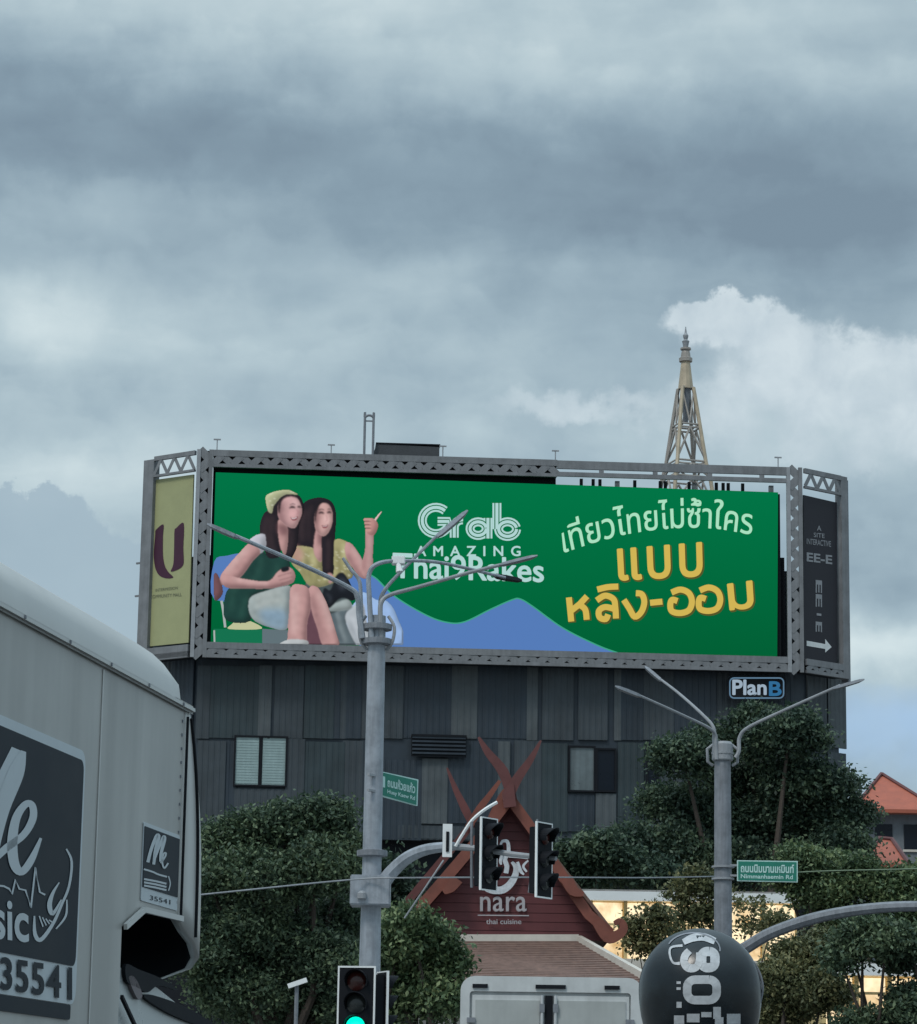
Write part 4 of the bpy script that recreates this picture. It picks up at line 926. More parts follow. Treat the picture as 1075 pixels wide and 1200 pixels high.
# ------------------------------------------------------------------ trees
def tree(name, label, cat, blobs, Y, m, n, leaf, base_px, group=None, depth=.8, trunk_r=.22, hang=.0, sparse=1.):
    """blobs: (px, py, radius px [, flat]) crown masses; leaf-sized faces gathered on twigs"""
    pos = [(W(b[0], b[1], Y), b[2]*Y/FPX) for b in blobs]; bx = W(base_px, 1200, Y).x
    root = thing(name, label, cat, (bx, Y, 0), 0, group); base = Vector((bx, Y, 0))
    C = np.array([p-base for p, r_ in pos]); R = np.array([r_ for p, r_ in pos]); yj = rng.uniform(-1.1, 1.1, len(C))*R.mean(); C[:, 1] += yj
    C0, R0 = C, R
    sc_, sr_ = [], []
    for c_, r__ in zip(C0, R0):                          # boughs: each mass breaks up into smaller clumps
        q = rng.normal(size=(13, 3)); q /= np.linalg.norm(q, axis=1)[:, None]; q[:, 2] = np.abs(q[:, 2])*.9-.25*(rng.random(13) < .4)
        rr = r__*rng.uniform(.26, .46, 13); sc_.append(c_+q*(r__-rr*.75)[:, None]*np.array([1, depth, .9])); sr_.append(rr)
        sc_.append(c_[None]); sr_.append(np.array([r__*.7]))
    CC, RR = np.concatenate(sc_), np.concatenate(sr_)
    nt = n//16; wgt = RR**2/np.sum(RR**2); bi = rng.choice(len(CC), nt, p=wgt)
    d = rng.normal(size=(nt, 3)); d[:, 2] += .25; d /= np.linalg.norm(d, axis=1)[:, None]
    rad = rng.uniform(.3, 1.0, nt)**.35; st_ = rng.random(nt) < .10; rad[st_] *= rng.uniform(1.05, 1.55, st_.sum())
    tw_ = CC[bi] + d*rad[:, None]*RR[bi][:, None]*np.array([1, depth, .8])
    off = rng.normal(size=(nt, 16, 3))*leaf*1.7*np.array([1, 1, .7])
    c = (tw_[:, None, :]+off).reshape(-1, 3)
    nn = len(c); ax = rng.normal(size=(nn, 3)); ax /= np.linalg.norm(ax, axis=1)[:, None]
    nrm = rng.normal(size=(nn, 3)) + np.array([0, 0, 1.3]); s_ = np.cross(ax, nrm); s_ /= np.linalg.norm(s_, axis=1)[:, None]
    l = leaf*rng.uniform(.6, 1.3, nn)[:, None]
    v = np.stack([c-ax*l*.6, c+s_*l*.32, c+ax*l*.6, c-s_*l*.32], 1).reshape(-1, 3)
    me = bpy.data.meshes.new('crown'); me.vertices.add(nn*4); me.vertices.foreach_set('co', v.ravel()); me.loops.add(nn*4); me.loops.foreach_set('vertex_index', np.arange(nn*4))
    me.polygons.add(nn); me.polygons.foreach_set('loop_start', np.arange(nn)*4); me.polygons.foreach_set('loop_total', np.full(nn, 4)); me.update(calc_edges=True); me.materials.append(m)
    link('crown', me, root)
    top = C[:, 2].mean(); fork = Vector((C[:, 0].mean()*.3, 0, top*.45))
    MB().tube([(0, 0, 0), (fork.x*.4, 0, fork.z*.5), fork], [trunk_r*1.3, trunk_r, trunk_r*.8], 8).build('trunk', MT['bark'], root, smooth=True)
    for k in range(min(len(C), 9)):
        e = Vector(C[k]); mid = fork.lerp(e, .5)+Vector((rng.normal()*.3, rng.normal()*.3, -.3))
        MB().tube([fork-Vector((0, 0, .1)), mid, e], [trunk_r*.55, trunk_r*.35, trunk_r*.12], 6).build('branch', MT['bark'], root, smooth=True)
    return root
lm1 = leafmat('leaves_deep', (0.028, 0.050, 0.036), (0.072, 0.114, 0.070), (0.167, 0.225, 0.123))
lm2 = leafmat('leaves_fresh', (0.032, 0.062, 0.034), (0.096, 0.150, 0.072), (0.246, 0.304, 0.145))
lm3 = leafmat('leaves_dark', (0.020, 0.040, 0.032), (0.053, 0.090, 0.060), (0.123, 0.174, 0.102))
lm4 = leafmat('leaves_olive', (0.045, 0.060, 0.034), (0.120, 0.138, 0.066), (0.290, 0.275, 0.131))
tree('tree', 'broad dark green tree between the grey truck and the left lamp pole', 'tree',
     [(275, 985, 36), (330, 975, 42), (378, 968, 38), (250, 1040, 45), (310, 1040, 55), (370, 1030, 50), (405, 1000, 28), (400, 1080, 38), (270, 1105, 55), (340, 1110, 55), (390, 1140, 45), (280, 1170, 60), (350, 1185, 55), (410, 1190, 36), (236, 1130, 40)], 55, lm1, 120000, .085, 320)
tree('tree', 'small leafy tree rising between the left lamp pole and the box truck', 'tree',
     [(484, 1090, 26), (466, 1115, 28), (508, 1108, 24), (527, 1132, 20), (490, 1148, 36), (462, 1175, 36), (514, 1175, 30), (452, 1140, 24), (535, 1170, 18)], 46, lm2, 36000, .08, 500, trunk_r=.15)
tree('tree', 'tall dark tree covering the right end of the panelled building', 'tree',
     [(885, 852, 32), (840, 872, 34), (920, 872, 42), (800, 900, 40), (870, 910, 52), (940, 920, 48), (980, 925, 30), (790, 945, 40), (850, 965, 52), (920, 965, 52), (975, 965, 40), (745, 1000, 36), (720, 1020, 30), (790, 1005, 42), (860, 1020, 46), (1010, 955, 24), (985, 1000, 34), (930, 1020, 40)], 96, lm3, 130000, .14, 880, trunk_r=.35)
tree('tree', 'bright green rounded tree at the right edge above the curved arm', 'tree',
     [(918, 1028, 20), (940, 1020, 30), (960, 1050, 34), (1000, 1035, 34), (1036, 1050, 28), (1072, 1040, 26), (985, 1015, 18), (980, 1080, 26), (1060, 1075, 34), (1030, 1085, 26)], 74, lm2, 56000, .105, 1005, trunk_r=.2)
tree('tree', 'olive leaved tree partly hiding the lit shopfront behind the right lamp pole', 'tree',
     [(820, 1030, 17), (800, 1050, 15), (835, 1048, 17), (808, 1075, 15), (832, 1075, 16), (790, 1095, 12), (872, 1092, 12), (885, 1062, 8), (905, 1078, 10)], 78, lm4, 4800, .12, 815, trunk_r=.1)
tree('tree', 'dense green bush tree under the curved arm beside the black dome', 'tree',
     [(928, 1118, 22), (950, 1130, 32), (920, 1150, 32), (960, 1170, 34), (915, 1190, 36), (968, 1105, 18)], 62, lm4, 34000, .085, 930, trunk_r=.15)
tree('tree', 'dark spreading tree with forked trunk in front of the second lit shopfront', 'tree',
     [(1000, 1112, 20), (1035, 1108, 26), (1068, 1112, 24), (1010, 1095, 18), (1055, 1128, 15), (985, 1128, 13), (1068, 1180, 24), (1060, 1200, 26), (1012, 1196, 10), (1000, 1205, 13)], 60, lm1, 30000, .10, 1018, trunk_r=.14)
tree('shrub', 'thin shrub with dry leaves before the warm lit wall by the red scroll', 'shrub',
     [(745, 1085, 10), (770, 1075, 12), (770, 1095, 12), (745, 1105, 10), (760, 1110, 12), (862, 1060, 8), (905, 1085, 12)], 76, lm4, 4200, .11, 760, trunk_r=.06)
hb = tree('tree', 'low row of dark foliage under the panelled building behind the red gable', 'tree',
     [(700, 1000, 26), (735, 1020, 26), (690, 1030, 22), (660, 1010, 20), (770, 1030, 20)], 92, lm3, 20000, .15, 715, trunk_r=.15)
# near-dark street trees behind the left tree, filling the ground level
tree('tree', 'shaded tree deep behind the left tree at the foot of the building', 'tree',
     [(250, 1080, 60), (330, 1090, 60), (400, 1080, 50), (440, 1030, 34), (480, 1070, 40), (460, 1130, 50), (540, 1150, 40), (300, 1160, 60), (380, 1170, 60)], 78, lm3, 60000, .16, 400, trunk_r=.2)

# ------------------------------------------------------------------ street lamp poles
LY = 38.
lp = W(432, 1200, LY); k3 = LY/FPX
FLp = Frame(lp.x, LY, 0)
def P3(px, py, dy=0., fr=FLp, Y=LY): a = W(px, py, Y+dy); return (a.x-fr.o.x, a.y-fr.o.y, a.z)
pole = thing('street_lamp', 'tall grey pole with five thin lamp arms standing left before the billboard', 'street lamp', (lp.x, LY, 0), 0, 'grey multi arm street lamps')
# the pole stands upright; its top shows at py 722
ztop = P3(436, 722)[2]
MB().tube([(0, 0, 0), (0, 0, 2.6), (0, 0, ztop*.6), (0, 0, ztop)], [.165, .15, .125, .115], 16).build('pole', MT['pole'], pole, smooth=True)
MB().lathe([(.26, 0), (.26, .04), (.18, .05), (.17, .4)], 16).build('base_plate', MT['poleD'], pole)
for py in (1000, 735, 752):
    z = P3(432, py)[2]; MB().lathe([(.13, z-.05), (.20, z-.035), (.20, z+.035), (.13, z+.05)], 16).build('collar', MT['poleD'], pole, smooth=False)
z0 = P3(430, 1062)[2]; z1 = P3(430, 1027)[2]
MB().box(-.27, .25, -.27, .25, z0, z1).build('junction_box', MT['pole'], pole, bevel=.015)
MB().lathe([(.06, 0), (.06, .07), (.03, .1)], 10, P3(424, 1053, -.3)).build('cover_bolt', MT['steel2'], pole)
def arm(P, r0, r1, name='lamp_arm', m=None, parent=None, head=None, hm=None, pf=P3, sm=6):
    pts = spline([pf(*q) for q in P], sm); n = len(pts)
    o = MB().tube(pts, [r0+(r1-r0)*i/(n-1) for i in range(n)], 8).build(name, m or MT['pole'], parent or pole, smooth=True)
    if head:
        a, b = Vector(pf(*head[0])), Vector(pf(*head[1])); t = b-a; mid = a.lerp(b, .5); 
        hmsh = MB(); s_ = t.normalized().cross(Vector((0, 1, 0))).normalized(); h = head[2]*.36
        if s_.z > 0: s_ = -s_
        y = Vector((0, .09, 0)); prof = [(0, .45), (.12, .9), (.5, 1.), (.85, .85), (1, .35)]
        vs = []
        for u, q in prof:
            c = a+t*u; vs += [c-s_*h*.7*q-y*q*.6, c-s_*h*.7*q+y*q*.6, c+s_*h*q+y*q, c+s_*h*q-y*q]
        f = []
        for i in range(len(prof)-1): f += [(4*i+j, 4*i+(j+1) % 4, 4*i+4+(j+1) % 4, 4*i+4+j) for j in range(4)]
        f += [(0, 1, 2, 3), tuple(4*(len(prof)-1)+j for j in range(4))]
        hmsh.add(vs, f).build('lamp_head', hm or MT['poleD'], o)
    return o
arm([(425, 748, -.1), (421, 720, -.1), (419, 700, -.15), (408, 688, -.2), (350, 660, -.5), (276, 628, -.9)], .042, .026, head=((280, 630, -.88), (243, 614, -1.1), .09))
arm([(424, 745, .1), (423, 700, .1), (421, 680, .1), (411, 667, .1), (402, 654, .1)], .03, .02)
arm([(436, 750, -.12), (433, 700, -.12), (433, 672, -.1), (445, 660, -.1), (475, 657, .2), (520, 660, .6), (592, 677, 1.4)], .036, .022, head=((578, 674, 1.3), (612, 680, 1.7), .10), hm=MT['black'])
arm([(447, 752, -.1), (446, 725, -.1), (447, 706, -.1), (458, 697, -.1), (490, 688, -.4), (550, 671, -.9), (600, 659, -1.3)], .036, .022, m=MT['steel2'], head=((585, 662, -1.2), (630, 651, -1.6), .07))
arm([(446, 750, .12), (446, 715, .12), (449, 695, .1), (470, 670, .5), (516, 624, 1.5)], .034, .022, m=MT['poleD'], head=((512, 629, 1.4), (548, 598, 2.1), .11))
for a, b in ((-1, 0), (1, 0)):
    pts = [(a*.13, 0, P3(436, 762)[2]), (a*.21, -.04, P3(436, 752)[2]), (a*.23, -.04, P3(436, 735)[2]), (a*.15, 0, P3(436, 722)[2])]
    MB().tube(spline(pts, 5), .022, 8).build('bracket_loop', MT['steel2'], pole, smooth=True)
cc_ = thing('camera', 'small white camera clamped on the lamp arm right of the left pole', 'camera', (lp.x+P3(467, 655)[0], LY, 0)); 
cx = P3(467, 655); 
MB().box(-.09, .09, .02, .16, cx[2]-.06, cx[2]+.05).build('housing', MT['whited'], cc_, bevel=.01); MB().tube([(.0, .05, cx[2]-.05), (.02, .03, cx[2]-.17)], [.03, .05], 8).build('lens_hood', MT['whited'], cc_)

# mast arm with signals
ma = thing('signal_mast_arm', 'thick grey arm curving right from the junction box of the left pole', 'mast arm', (lp.x, LY, 0))
arm([(446, 1040, -.06), (459, 1022, -.1), (478, 1005, -.2), (500, 995.5, -.35), (526, 992, -.55), (532, 992, -.6)], .10, .055, 'arm_tube', MT['pole'], ma)
arm([(530, 992, -.6), (564, 995, -.8), (600, 1001, -1.), (652, 1006, -1.4)], .045, .03, 'arm_extension', MT['steel2'], ma, sm=4)
MB().box(P3(519, 990)[0], P3(530, 990)[0], -.70, -.66, P3(524, 1010)[2], P3(524, 972)[2]).build('plate', MT['whited'], ma)
MB().box(P3(523, 990)[0], P3(526.5, 990)[0], -.715, -.702, P3(524, 1004)[2], P3(524, 981)[2]).build('slot', MT['black'], ma)
MB().tube([P3(553, 963, -.75), P3(553, 1040, -.75)], .02, 6).build('hanger_rod', MT['poleD'], ma)
MB().tube([P3(630, 960, -1.3), P3(620, 1046, -1.3)], .015, 6).build('hanger_rod', MT['poleD'], ma)
cab = thing('cable', 'white cable curling down past the signal arm in front of the red gable', 'cable', (lp.x, LY, 0))
MB().tube(spline([P3(*q) for q in ((583, 940, -.7), (568, 949, -.7), (553, 962, -.7), (541, 980, -.7), (534, 992, -.7))], 6), .022, 6).build('strand', MT['whited'], cab, smooth=True)
MB().tube(spline([P3(*q) for q in ((520, 1008, -.7), (504, 1032, -.7), (489, 1054, -.65), (474, 1076, -.6))], 5), .012, 6).build('strand', MT['steel2'], cab, smooth=True)

def signal(label, loc, yaw, lit=None, w_=.43, group='traffic signal heads at the left pole', hh=None):
    s = thing('traffic_light', label, 'traffic light', loc, yaw, group)
    W2, H = w_/2, hh or w_*2.2; t = w_*.045
    MB().box(-W2+t, W2-t, 0, .02, -H/2+t, H/2-t).build('backplate', MT['black'], s)
    bd = MB(); bd.box(-W2, W2, -.008, .022, H/2-t, H/2).box(-W2, W2, -.008, .022, -H/2, -H/2+t).box(-W2, -W2+t, -.008, .022, -H/2+t, H/2-t).box(W2-t, W2, -.008, .022, -H/2+t, H/2-t)
    bd.build('white_border', MT['whited'], s)
    MB().box(-w_*.3, w_*.3, .022, .16, -H*.44, H*.44).build('housing', MT['black'], s, bevel=.01)
    r_ = w_*.255
    for i, (nm, m) in enumerate((('red_lens', MT['lensr']), ('amber_lens', MT['lensoff']), ('green_lens', MT['lensg'] if lit else MT['lensoff']))):
        z = H*.30*(1-i)
        ls = MB(); n = 20; prof = [(r_, -.012), (r_*.8, -.03), (r_*.4, -.042), (0.001, -.045)]
        vs = [(q*cos(2*pi*k/n), y, z+q*sin(2*pi*k/n)) for q, y in prof for k in range(n)]
        ls.add(vs, [(a*n+k, a*n+(k+1) % n, (a+1)*n+(k+1) % n, (a+1)*n+k) for a in range(3) for k in range(n)]).build(nm, m, s, smooth=True)
        vz = MB(); m_ = 14; rr = r_*1.12; L0 = .2
        for q in (rr, rr+.008):
            pass
        pts = [(radians(-25+230*k/m_)) for k in range(m_+1)]
        vs = [(rr*cos(a), -.0, z+rr*sin(a)) for a in pts] + [(rr*cos(a), -L0*(.45+.55*max(0, sin(a))), z+rr*sin(a)) for a in pts]
        vs += [((rr+.01)*cos(a), -.0, z+(rr+.01)*sin(a)) for a in pts] + [((rr+.01)*cos(a), -L0*(.45+.55*max(0, sin(a))), z+(rr+.01)*sin(a)) for a in pts]
        M1 = m_+1
        vz.add(vs, [(k, k+1, M1+k+1, M1+k) for k in range(m_)] + [(2*M1+k, 2*M1+k+1, 3*M1+k+1, 3*M1+k) for k in range(m_)] + [(M1+k, M1+k+1, 3*M1+k+1, 3*M1+k) for k in range(m_)])
        vz.build('visor', MT['black'], s)
    return s
SYn = 37.4; a = W(418.5, 1132, SYn); wS = 43.5*SYn/FPX*1.02
Hs = wS*1.95
s1 = signal('white bordered traffic light with lit green lens at the foot of the left pole', (a.x, SYn, a.z-Hs/2), radians(-8), True, wS, hh=Hs)
for v in s1.children:
    pass
s1b = signal('black traffic light head seen edge on beside the lit green signal', (W(449, 1160, SYn+.2).x, SYn+.25, W(449, 1176, SYn).z), radians(112), None, .38)
a = W(576, 1001, LY-.9); s2 = signal('dark traffic light with thin white border hanging just left of the nara emblem', (a.x-.03, LY-.9, a.z), radians(54), None, .36, hh=.93)
a = W(638, 1008, LY-1.4); s3 = signal('dark traffic light facing right at the far end of the arm', (a.x, LY-1.4, a.z), radians(56), None, .37, hh=.95)
for s_, hz in ((s1, None), (s1b, None)):
    z = s_.location.z; MB().tube([(0, .17, 0), (0, .36, 0)], .03, 8).build('mount', MT['poleD'], s_)

# street name signs
def street_sign(fr, P, label, parentpole, lines, off=0., Y=LY):
    x0 = fr.hit(*P[0], off)[0]
    s = thing('street_sign', label, 'street sign', (fr.o.x, fr.o.y, 0), fr.yaw, 'green street name signs')
    quadF(fr, P, MT['signw'], 'border', s, off, .03)
    cx = sum(p[0] for p in P)/4; cy = sum(p[1] for p in P)/4
    ins_ = [(p[0]+(1.3 if p[0] < cx else -1.3), p[1]+(1.3 if p[1] < cy else -1.3)) for p in P]
    quadF(fr, ins_, MT['signg'], 'face', s, off+.006, .004)
    pr = Print(fr, off+.008); pr.k = .3
    tl, tr, br, bl = P
    def q(u0, v0, u1, v1):
        f_ = lambda u, v: tuple((tl[i]*(1-u)+tr[i]*u)*(1-v) + (bl[i]*(1-u)+br[i]*u)*v for i in (0, 1))
        return [f_(u0, v0), f_(u1, v0), f_(u1, v1), f_(u0, v1)]
    for body, u0, v0, u1, v1, of in lines: text('lettering', body, pr, q(u0, v0, u1, v1), MT['signw'], s, 1, of)
    return s, pr, q
k_yaw = radians(-38)
SL_ = Frame(P3(443, 924)[0]+lp.x, LY-.05, radians(52))
s, pr, q = street_sign(SL_, [(443, 903), (490.5, 913.5), (489.5, 944.5), (443, 932)], 'green street name sign tilted away on the right side of the left pole', pole,
            [('ถนนห้วยแก้ว', .24, .17, .93, .56, .03), ('Huay Kaew Rd', .24, .66, .93, .86, .02)])
pr.poly(q(.05, .18, .18, .62), 0, 1, False); pr.build('white_block', [MT['signw']], s)
for z in (P3(440, 910)[2], P3(440, 928)[2]): MB().box(-.2, .02, -.02, .02, z-.015, z+.015).build('clamp', MT['steel2'], s)

RYp = 45.; rp0 = W(848, 1200, RYp); FRp = Frame(rp0.x, RYp, 0)
def Q3(px, py, dy=0.): a = W(px, py, RYp+dy); return (a.x-rp0.x, a.y-RYp, a.z)
pole2 = thing('street_lamp', 'grey pole with three thin lamp arms standing right before the dark tree', 'street lamp', (rp0.x, RYp, 0), 0, 'grey multi arm street lamps')
ztop = Q3(848, 871)[2]
MB().tube([(0, 0, 0), (0, 0, 2.6), (0, 0, ztop*.6), (0, 0, ztop)], [.17, .155, .14, .125], 16).build('pole', MT['poleD'], pole2, smooth=True)
MB().lathe([(.26, 0), (.26, .04), (.18, .05), (.17, .4)], 16).build('base_plate', MT['poleD'], pole2)
MB().lathe([(.15, ztop-.28), (.165, ztop-.26), (.165, ztop-.02), (.14, ztop+.02), (.02, ztop+.03)], 16).build('cap', MT['steel2'], pole2)
for z in (Q3(848, 1016)[2], Q3(848, 1030)[2], ztop-.16): MB().lathe([(.14, z-.02), (.175, z-.015), (.175, z+.015), (.14, z+.02)], 14).build('collar', MT['steel2'], pole2)
arm([(838, 888, -.1), (837, 868, -.12), (836, 852, -.15), (822, 836, .0), (795, 812, .5), (770, 793, 1.0)], .032, .02, m=MT['steel2'], parent=pole2, pf=Q3, head=((776, 798, .9), (756, 781, 1.2), .09))
arm([(840, 890, -.14), (839, 872, -.14), (835, 856, -.2), (800, 838, -.6), (745, 813, -1.2)], .032, .02, m=MT['steel2'], parent=pole2, pf=Q3, head=((752, 816, -1.1), (721, 804, -1.5), .09))
arm([(862, 888, -.1), (866, 880, -.1), (867, 864, -.1), (878, 852, -.2), (920, 832, -.6), (985, 803, -1.2)], .034, .022, m=MT['steel2'], parent=pole2, pf=Q3, head=((975, 807, -1.1), (1013, 796, -1.6), .08))
for a in (-1, 1): MB().tube([(a*.15, 0, ztop-.35), (a*.23, -.03, ztop-.3), (a*.24, -.03, ztop-.1), (a*.15, 0, ztop-.03)], .025, 8).build('bracket_loop', MT['steel2'], pole2, smooth=True)
arm2 = thing('signal_mast_arm', 'grey curved arm rising right from behind the black dome', 'mast arm', (rp0.x, RYp, 0))
arm([(848, 1125, 0), (872, 1112, -.1), (905, 1093, -.3), (955, 1076, -.6), (1010, 1066, -1), (1075, 1062, -1.5), (1160, 1066, -2.1)], .10, .075, 'arm_tube', MT['poleD'], arm2, pf=Q3)
s, pr, q = street_sign(FRp, [(864, 1008), (935, 1009), (935, 1034), (864, 1032.5)], 'long green street name sign on the right pole above the trees', pole2,
            [('ถนนนิมมานเหมินท์', .06, .17, .94, .58, .03), ('Nimmanhaemin Rd', .06, .66, .92, .86, .02)], off=.12)
for py in (1014, 1026): a = FRp.hit(866, py, .1); MB().box(.1, a[0]+.02, -.10, -.06, a[1]-.015, a[1]+.015).build('clamp', MT['steel2'], s)

# overhead wires
wi = thing('overhead_wire', 'thin grey wire crossing from the truck past both poles', 'wire', (0, 0, 0))
pts = [W(60, 1066, 36), W(240, 1048, 36), W(410, 1031, 37.6), W(480, 1028.5, 37.7), W(640, 1028, 39.5), W(760, 1028.5, 42), W(838, 1027, 44.5)]
MB().tube(spline([tuple(p) for p in pts], 5), .011, 5).build('wire_span', MT['steel2'], wi, smooth=True)
pts = [W(858, 1027, 45), W(960, 1021, 45), W(1075, 1018, 45), W(1200, 1012, 45)]
MB().tube(spline([tuple(p) for p in pts], 5), .011, 5).build('wire_span', mat('wire_green', (.16, .22, .14), .6), wi, smooth=True)

# ------------------------------------------------------------------ black dome with numerals
DY = 25.; dc = W(822, 1200, DY); dR = 71.5*DY/FPX; ztd = W(822, 1087, DY).z
dm = thing('advertising_dome', 'large black round topped dome with sideways white numerals at the bottom edge', 'dome', (dc.x, DY+dR*.2, 0))
prof = []
zc0 = W(822, 1160, DY).z
for k in range(15):
    a = pi/2*k/14; prof.append((max(.004, dR*cos(a) if k < 14 else .004), zc0+(ztd-zc0)*sin(a)))
bR = 110*DY/FPX; prof = [(dR*.55, 0), (dR*.55, .12), (dR*.42, .14), (dR*.42, zc0-bR*.93)] + [(dR*cos(a), zc0-bR*sin(a)) for a in [radians(q) for q in (62, 52, 42, 32, 24, 16, 8, 3)]] + prof
MB().lathe(prof, 40).build('shell', MT['domeb'], dm, smooth=True)
DO = Vector((dc.x, DY+dR*.2, 0))
def dome_pt(px, py, lift=.004):
    """where a line of sight meets the dome's skin, lifted slightly off it"""
    d = ray(px, py).normalized(); o = Vector((0, 0, CAMH)); t = (DY-dR*1.2)/d.y
    for _ in range(400):
        p = o+d*t; q = p-DO; r_ = sqrt(q.x**2+q.y**2)
        zz = q.z; rr = float(np.interp(zz, [b for a, b in prof], [a for a, b in prof])) if zz < ztd else -1
        if r_ <= rr+lift: break
        t += .003
    return p-DO
class DomePrint(Print):
    def m(s, p, lay=None): return tuple(dome_pt(p[0], p[1], .004+s.lay*.004))
def dstroke(P, wd, name='numeral', lay=1, parent=dm, mi=0):
    pr = DomePrint(None, 0); pr.stroke(P, wd, 0, lay, False); return pr.build(name, [MT['domew']], parent)
# "1" laid on its side, then 9, then 0; read with the head turned right
dp = DomePrint(None, 0); dp.stroke([(801, 1104), (812, 1099), (825, 1098), (838, 1103)], [7, 9, 9, 8], 0, 1); dp.stroke([(800, 1108), (787, 1110), (785, 1118), (789, 1128), (797, 1129)], [3, 2.5, 2.5, 2.5, 4], 0, 1); dp.build('numeral', [MT['domew']], dm)
def rloop(x0, y0, x1, y1, r_): 
    p = rrect(x0, y0, x1, y1, r_, 5); return p+[p[0]]
dstroke(rloop(822.5, 1115, 838, 1134, 6.5), 11)
dp = DomePrint(None, 0); dp.stroke([(808, 1114), (803, 1120), (802, 1128), (807, 1134), (815, 1134), (819, 1128), (819, 1116)], [8, 9, 9, 10, 9, 8, 6], 0, 1.2); dp.build('numeral', [MT['domew']], dm)
dstroke(rloop(805.5, 1148, 840, 1172, 9), 10)
for x0, y0, x1, y1 in ((793, 1174, 799, 1181), (793, 1150, 798, 1153), (793, 1157, 798, 1160), (805, 1188, 820, 1198), (836, 1180, 845, 1194), (852, 1188, 868, 1200), (790, 1190, 802, 1200), (822, 1186, 834, 1192), (838, 1192, 848, 1204)):
    dp = DomePrint(None, 0); dp.poly(rect(x0, y0, x1, y1), 0, 1, False); dp.build('small_lettering', [MT['domew']], dm)
rim = DomePrint(None, 0); rim.stroke(arc(813, 1113, 31, 20, -160, 5, 16), 1.6, 0, 1, False); rim.build('emblem_outline', [MT['poleD']], dm)
hd = [W(884, 1128, DY)-DO, W(891, 1142, DY)-DO, W(894, 1158, DY)-DO, W(891, 1175, DY)-DO, W(886, 1190, DY)-DO]
MB().tube(spline([tuple(p) for p in hd], 5), .010, 6).build('side_strap', MT['poleD'], dm, smooth=True)

# ------------------------------------------------------------------ box truck, rear view
BY = 35.; b0, b1 = W(541, 1160, BY), W(752, 1160, BY); bw = b1.x-b0.x; bt_ = W(645, 1147, BY).z; bx_ = (b0.x+b1.x)/2
bt = thing('box_truck', 'white box truck seen from behind at the bottom centre', 'truck', (bx_, BY, 0), radians(-2.5))
h2 = bw/2
rp2 = [(x, z) for x, z in rrect(-h2, .95, h2, bt_, .16, 5)]
MB().prism(rp2, .0, 4.2).build('cargo_box', MT['trunkw'], bt)
f = MB(); fr_o = rrect(-h2-.01, .93, h2+.01, bt_+.02, .17, 5); fr_i = rrect(-h2+.10, 1.05, h2-.13, bt_-.16, .04, 5); n = len(fr_o)
vs = [(x, -.05, z) for x, z in fr_o] + [(x, -.05, z) for x, z in fr_i] + [(x, -.003, z) for x, z in fr_o] + [(x, -.003, z) for x, z in fr_i]
f.add(vs, [(i, (i+1) % n, n+(i+1) % n, n+i) for i in range(n)] + [(i, (i+1) % n, 2*n+(i+1) % n, 2*n+i) for i in range(n)] + [(n+i, n+(i+1) % n, 3*n+(i+1) % n, 3*n+i) for i in range(n)])
f.build('rear_frame', MT['trunkw'], bt)
for s_, x0, x1 in ((0, -h2+.13, -.09), (1, .03, h2-.15)):
    d = MB().box(x0, x1, -.03, -.004, 1.08, bt_-.20).build('door', MT['trunkw'], bt)
    MB().box(x0+.04, x1-.04 if s_ else x1-.05, -.045, -.031, 1.15, bt_-.26).build('door_panel', MT['trunkg'], d)
    xs_ = x1-.02 if s_ == 0 else x0+.02
    MB().tube([(xs_, -.07, 1.1), (xs_, -.07, bt_-.2)], .018, 8).build('lock_rod', MT['chrome'], d)
    MB().box(xs_-.03, xs_+.03, -.09, -.05, bt_-.40, bt_-.30).build('rod_keeper', MT['poleD'], d)
    for z in (bt_-.5, 1.6): 
        xh = x0-.01 if s_ == 0 else x1+.01; MB().box(xh-.05, xh+.05, -.075, -.047, z-.03, z+.03).build('hinge', MT['poleD'], d)
MB().box(-.075, .015, -.04, -.004, 1.08, bt_-.2).build('door_gap', MT['black'], bt)
for x in (-.85, -.1, .08, .72): MB().box(x-.09, x+.09, -.075, -.052, bt_-.12, bt_-.075).build('marker_lamp', MT['black'], bt)
MB().box(-h2+.05, h2-.05, -.1, .12, .55, .75).build('bumper', MT['poleD'], bt); MB().box(-.4, .4, .1, 6, .7, .94).build('chassis', MT['black'], bt)
for x in (-h2+.2, h2-.2):
    for y in (.9, 5.3):
        wv = MB(); n = 20; wv.add([(x+dx_, y+.42*cos(2*pi*k/n), .42+.42*sin(2*pi*k/n)) for dx_ in (-.13, .13) for k in range(n)], [(k, (k+1) % n, n+(k+1) % n, n+k) for k in range(n)]+[tuple(range(n)), tuple(range(n, 2*n))])
        wv.build('wheel', MT['rubber'], bt)
    MB().box(x-.13, x+.13, -.13, -.102, .58, .72).build('tail_lamp', MT['lensr'], bt)
MB().prism([(0, 0)]*0 or [(-h2+.1, .6), (h2-.1, .6), (h2-.15, 2.3), (-h2+.15, 2.3)], 4.4, 6.1).build('cab', MT['white'], bt, bevel=.06)

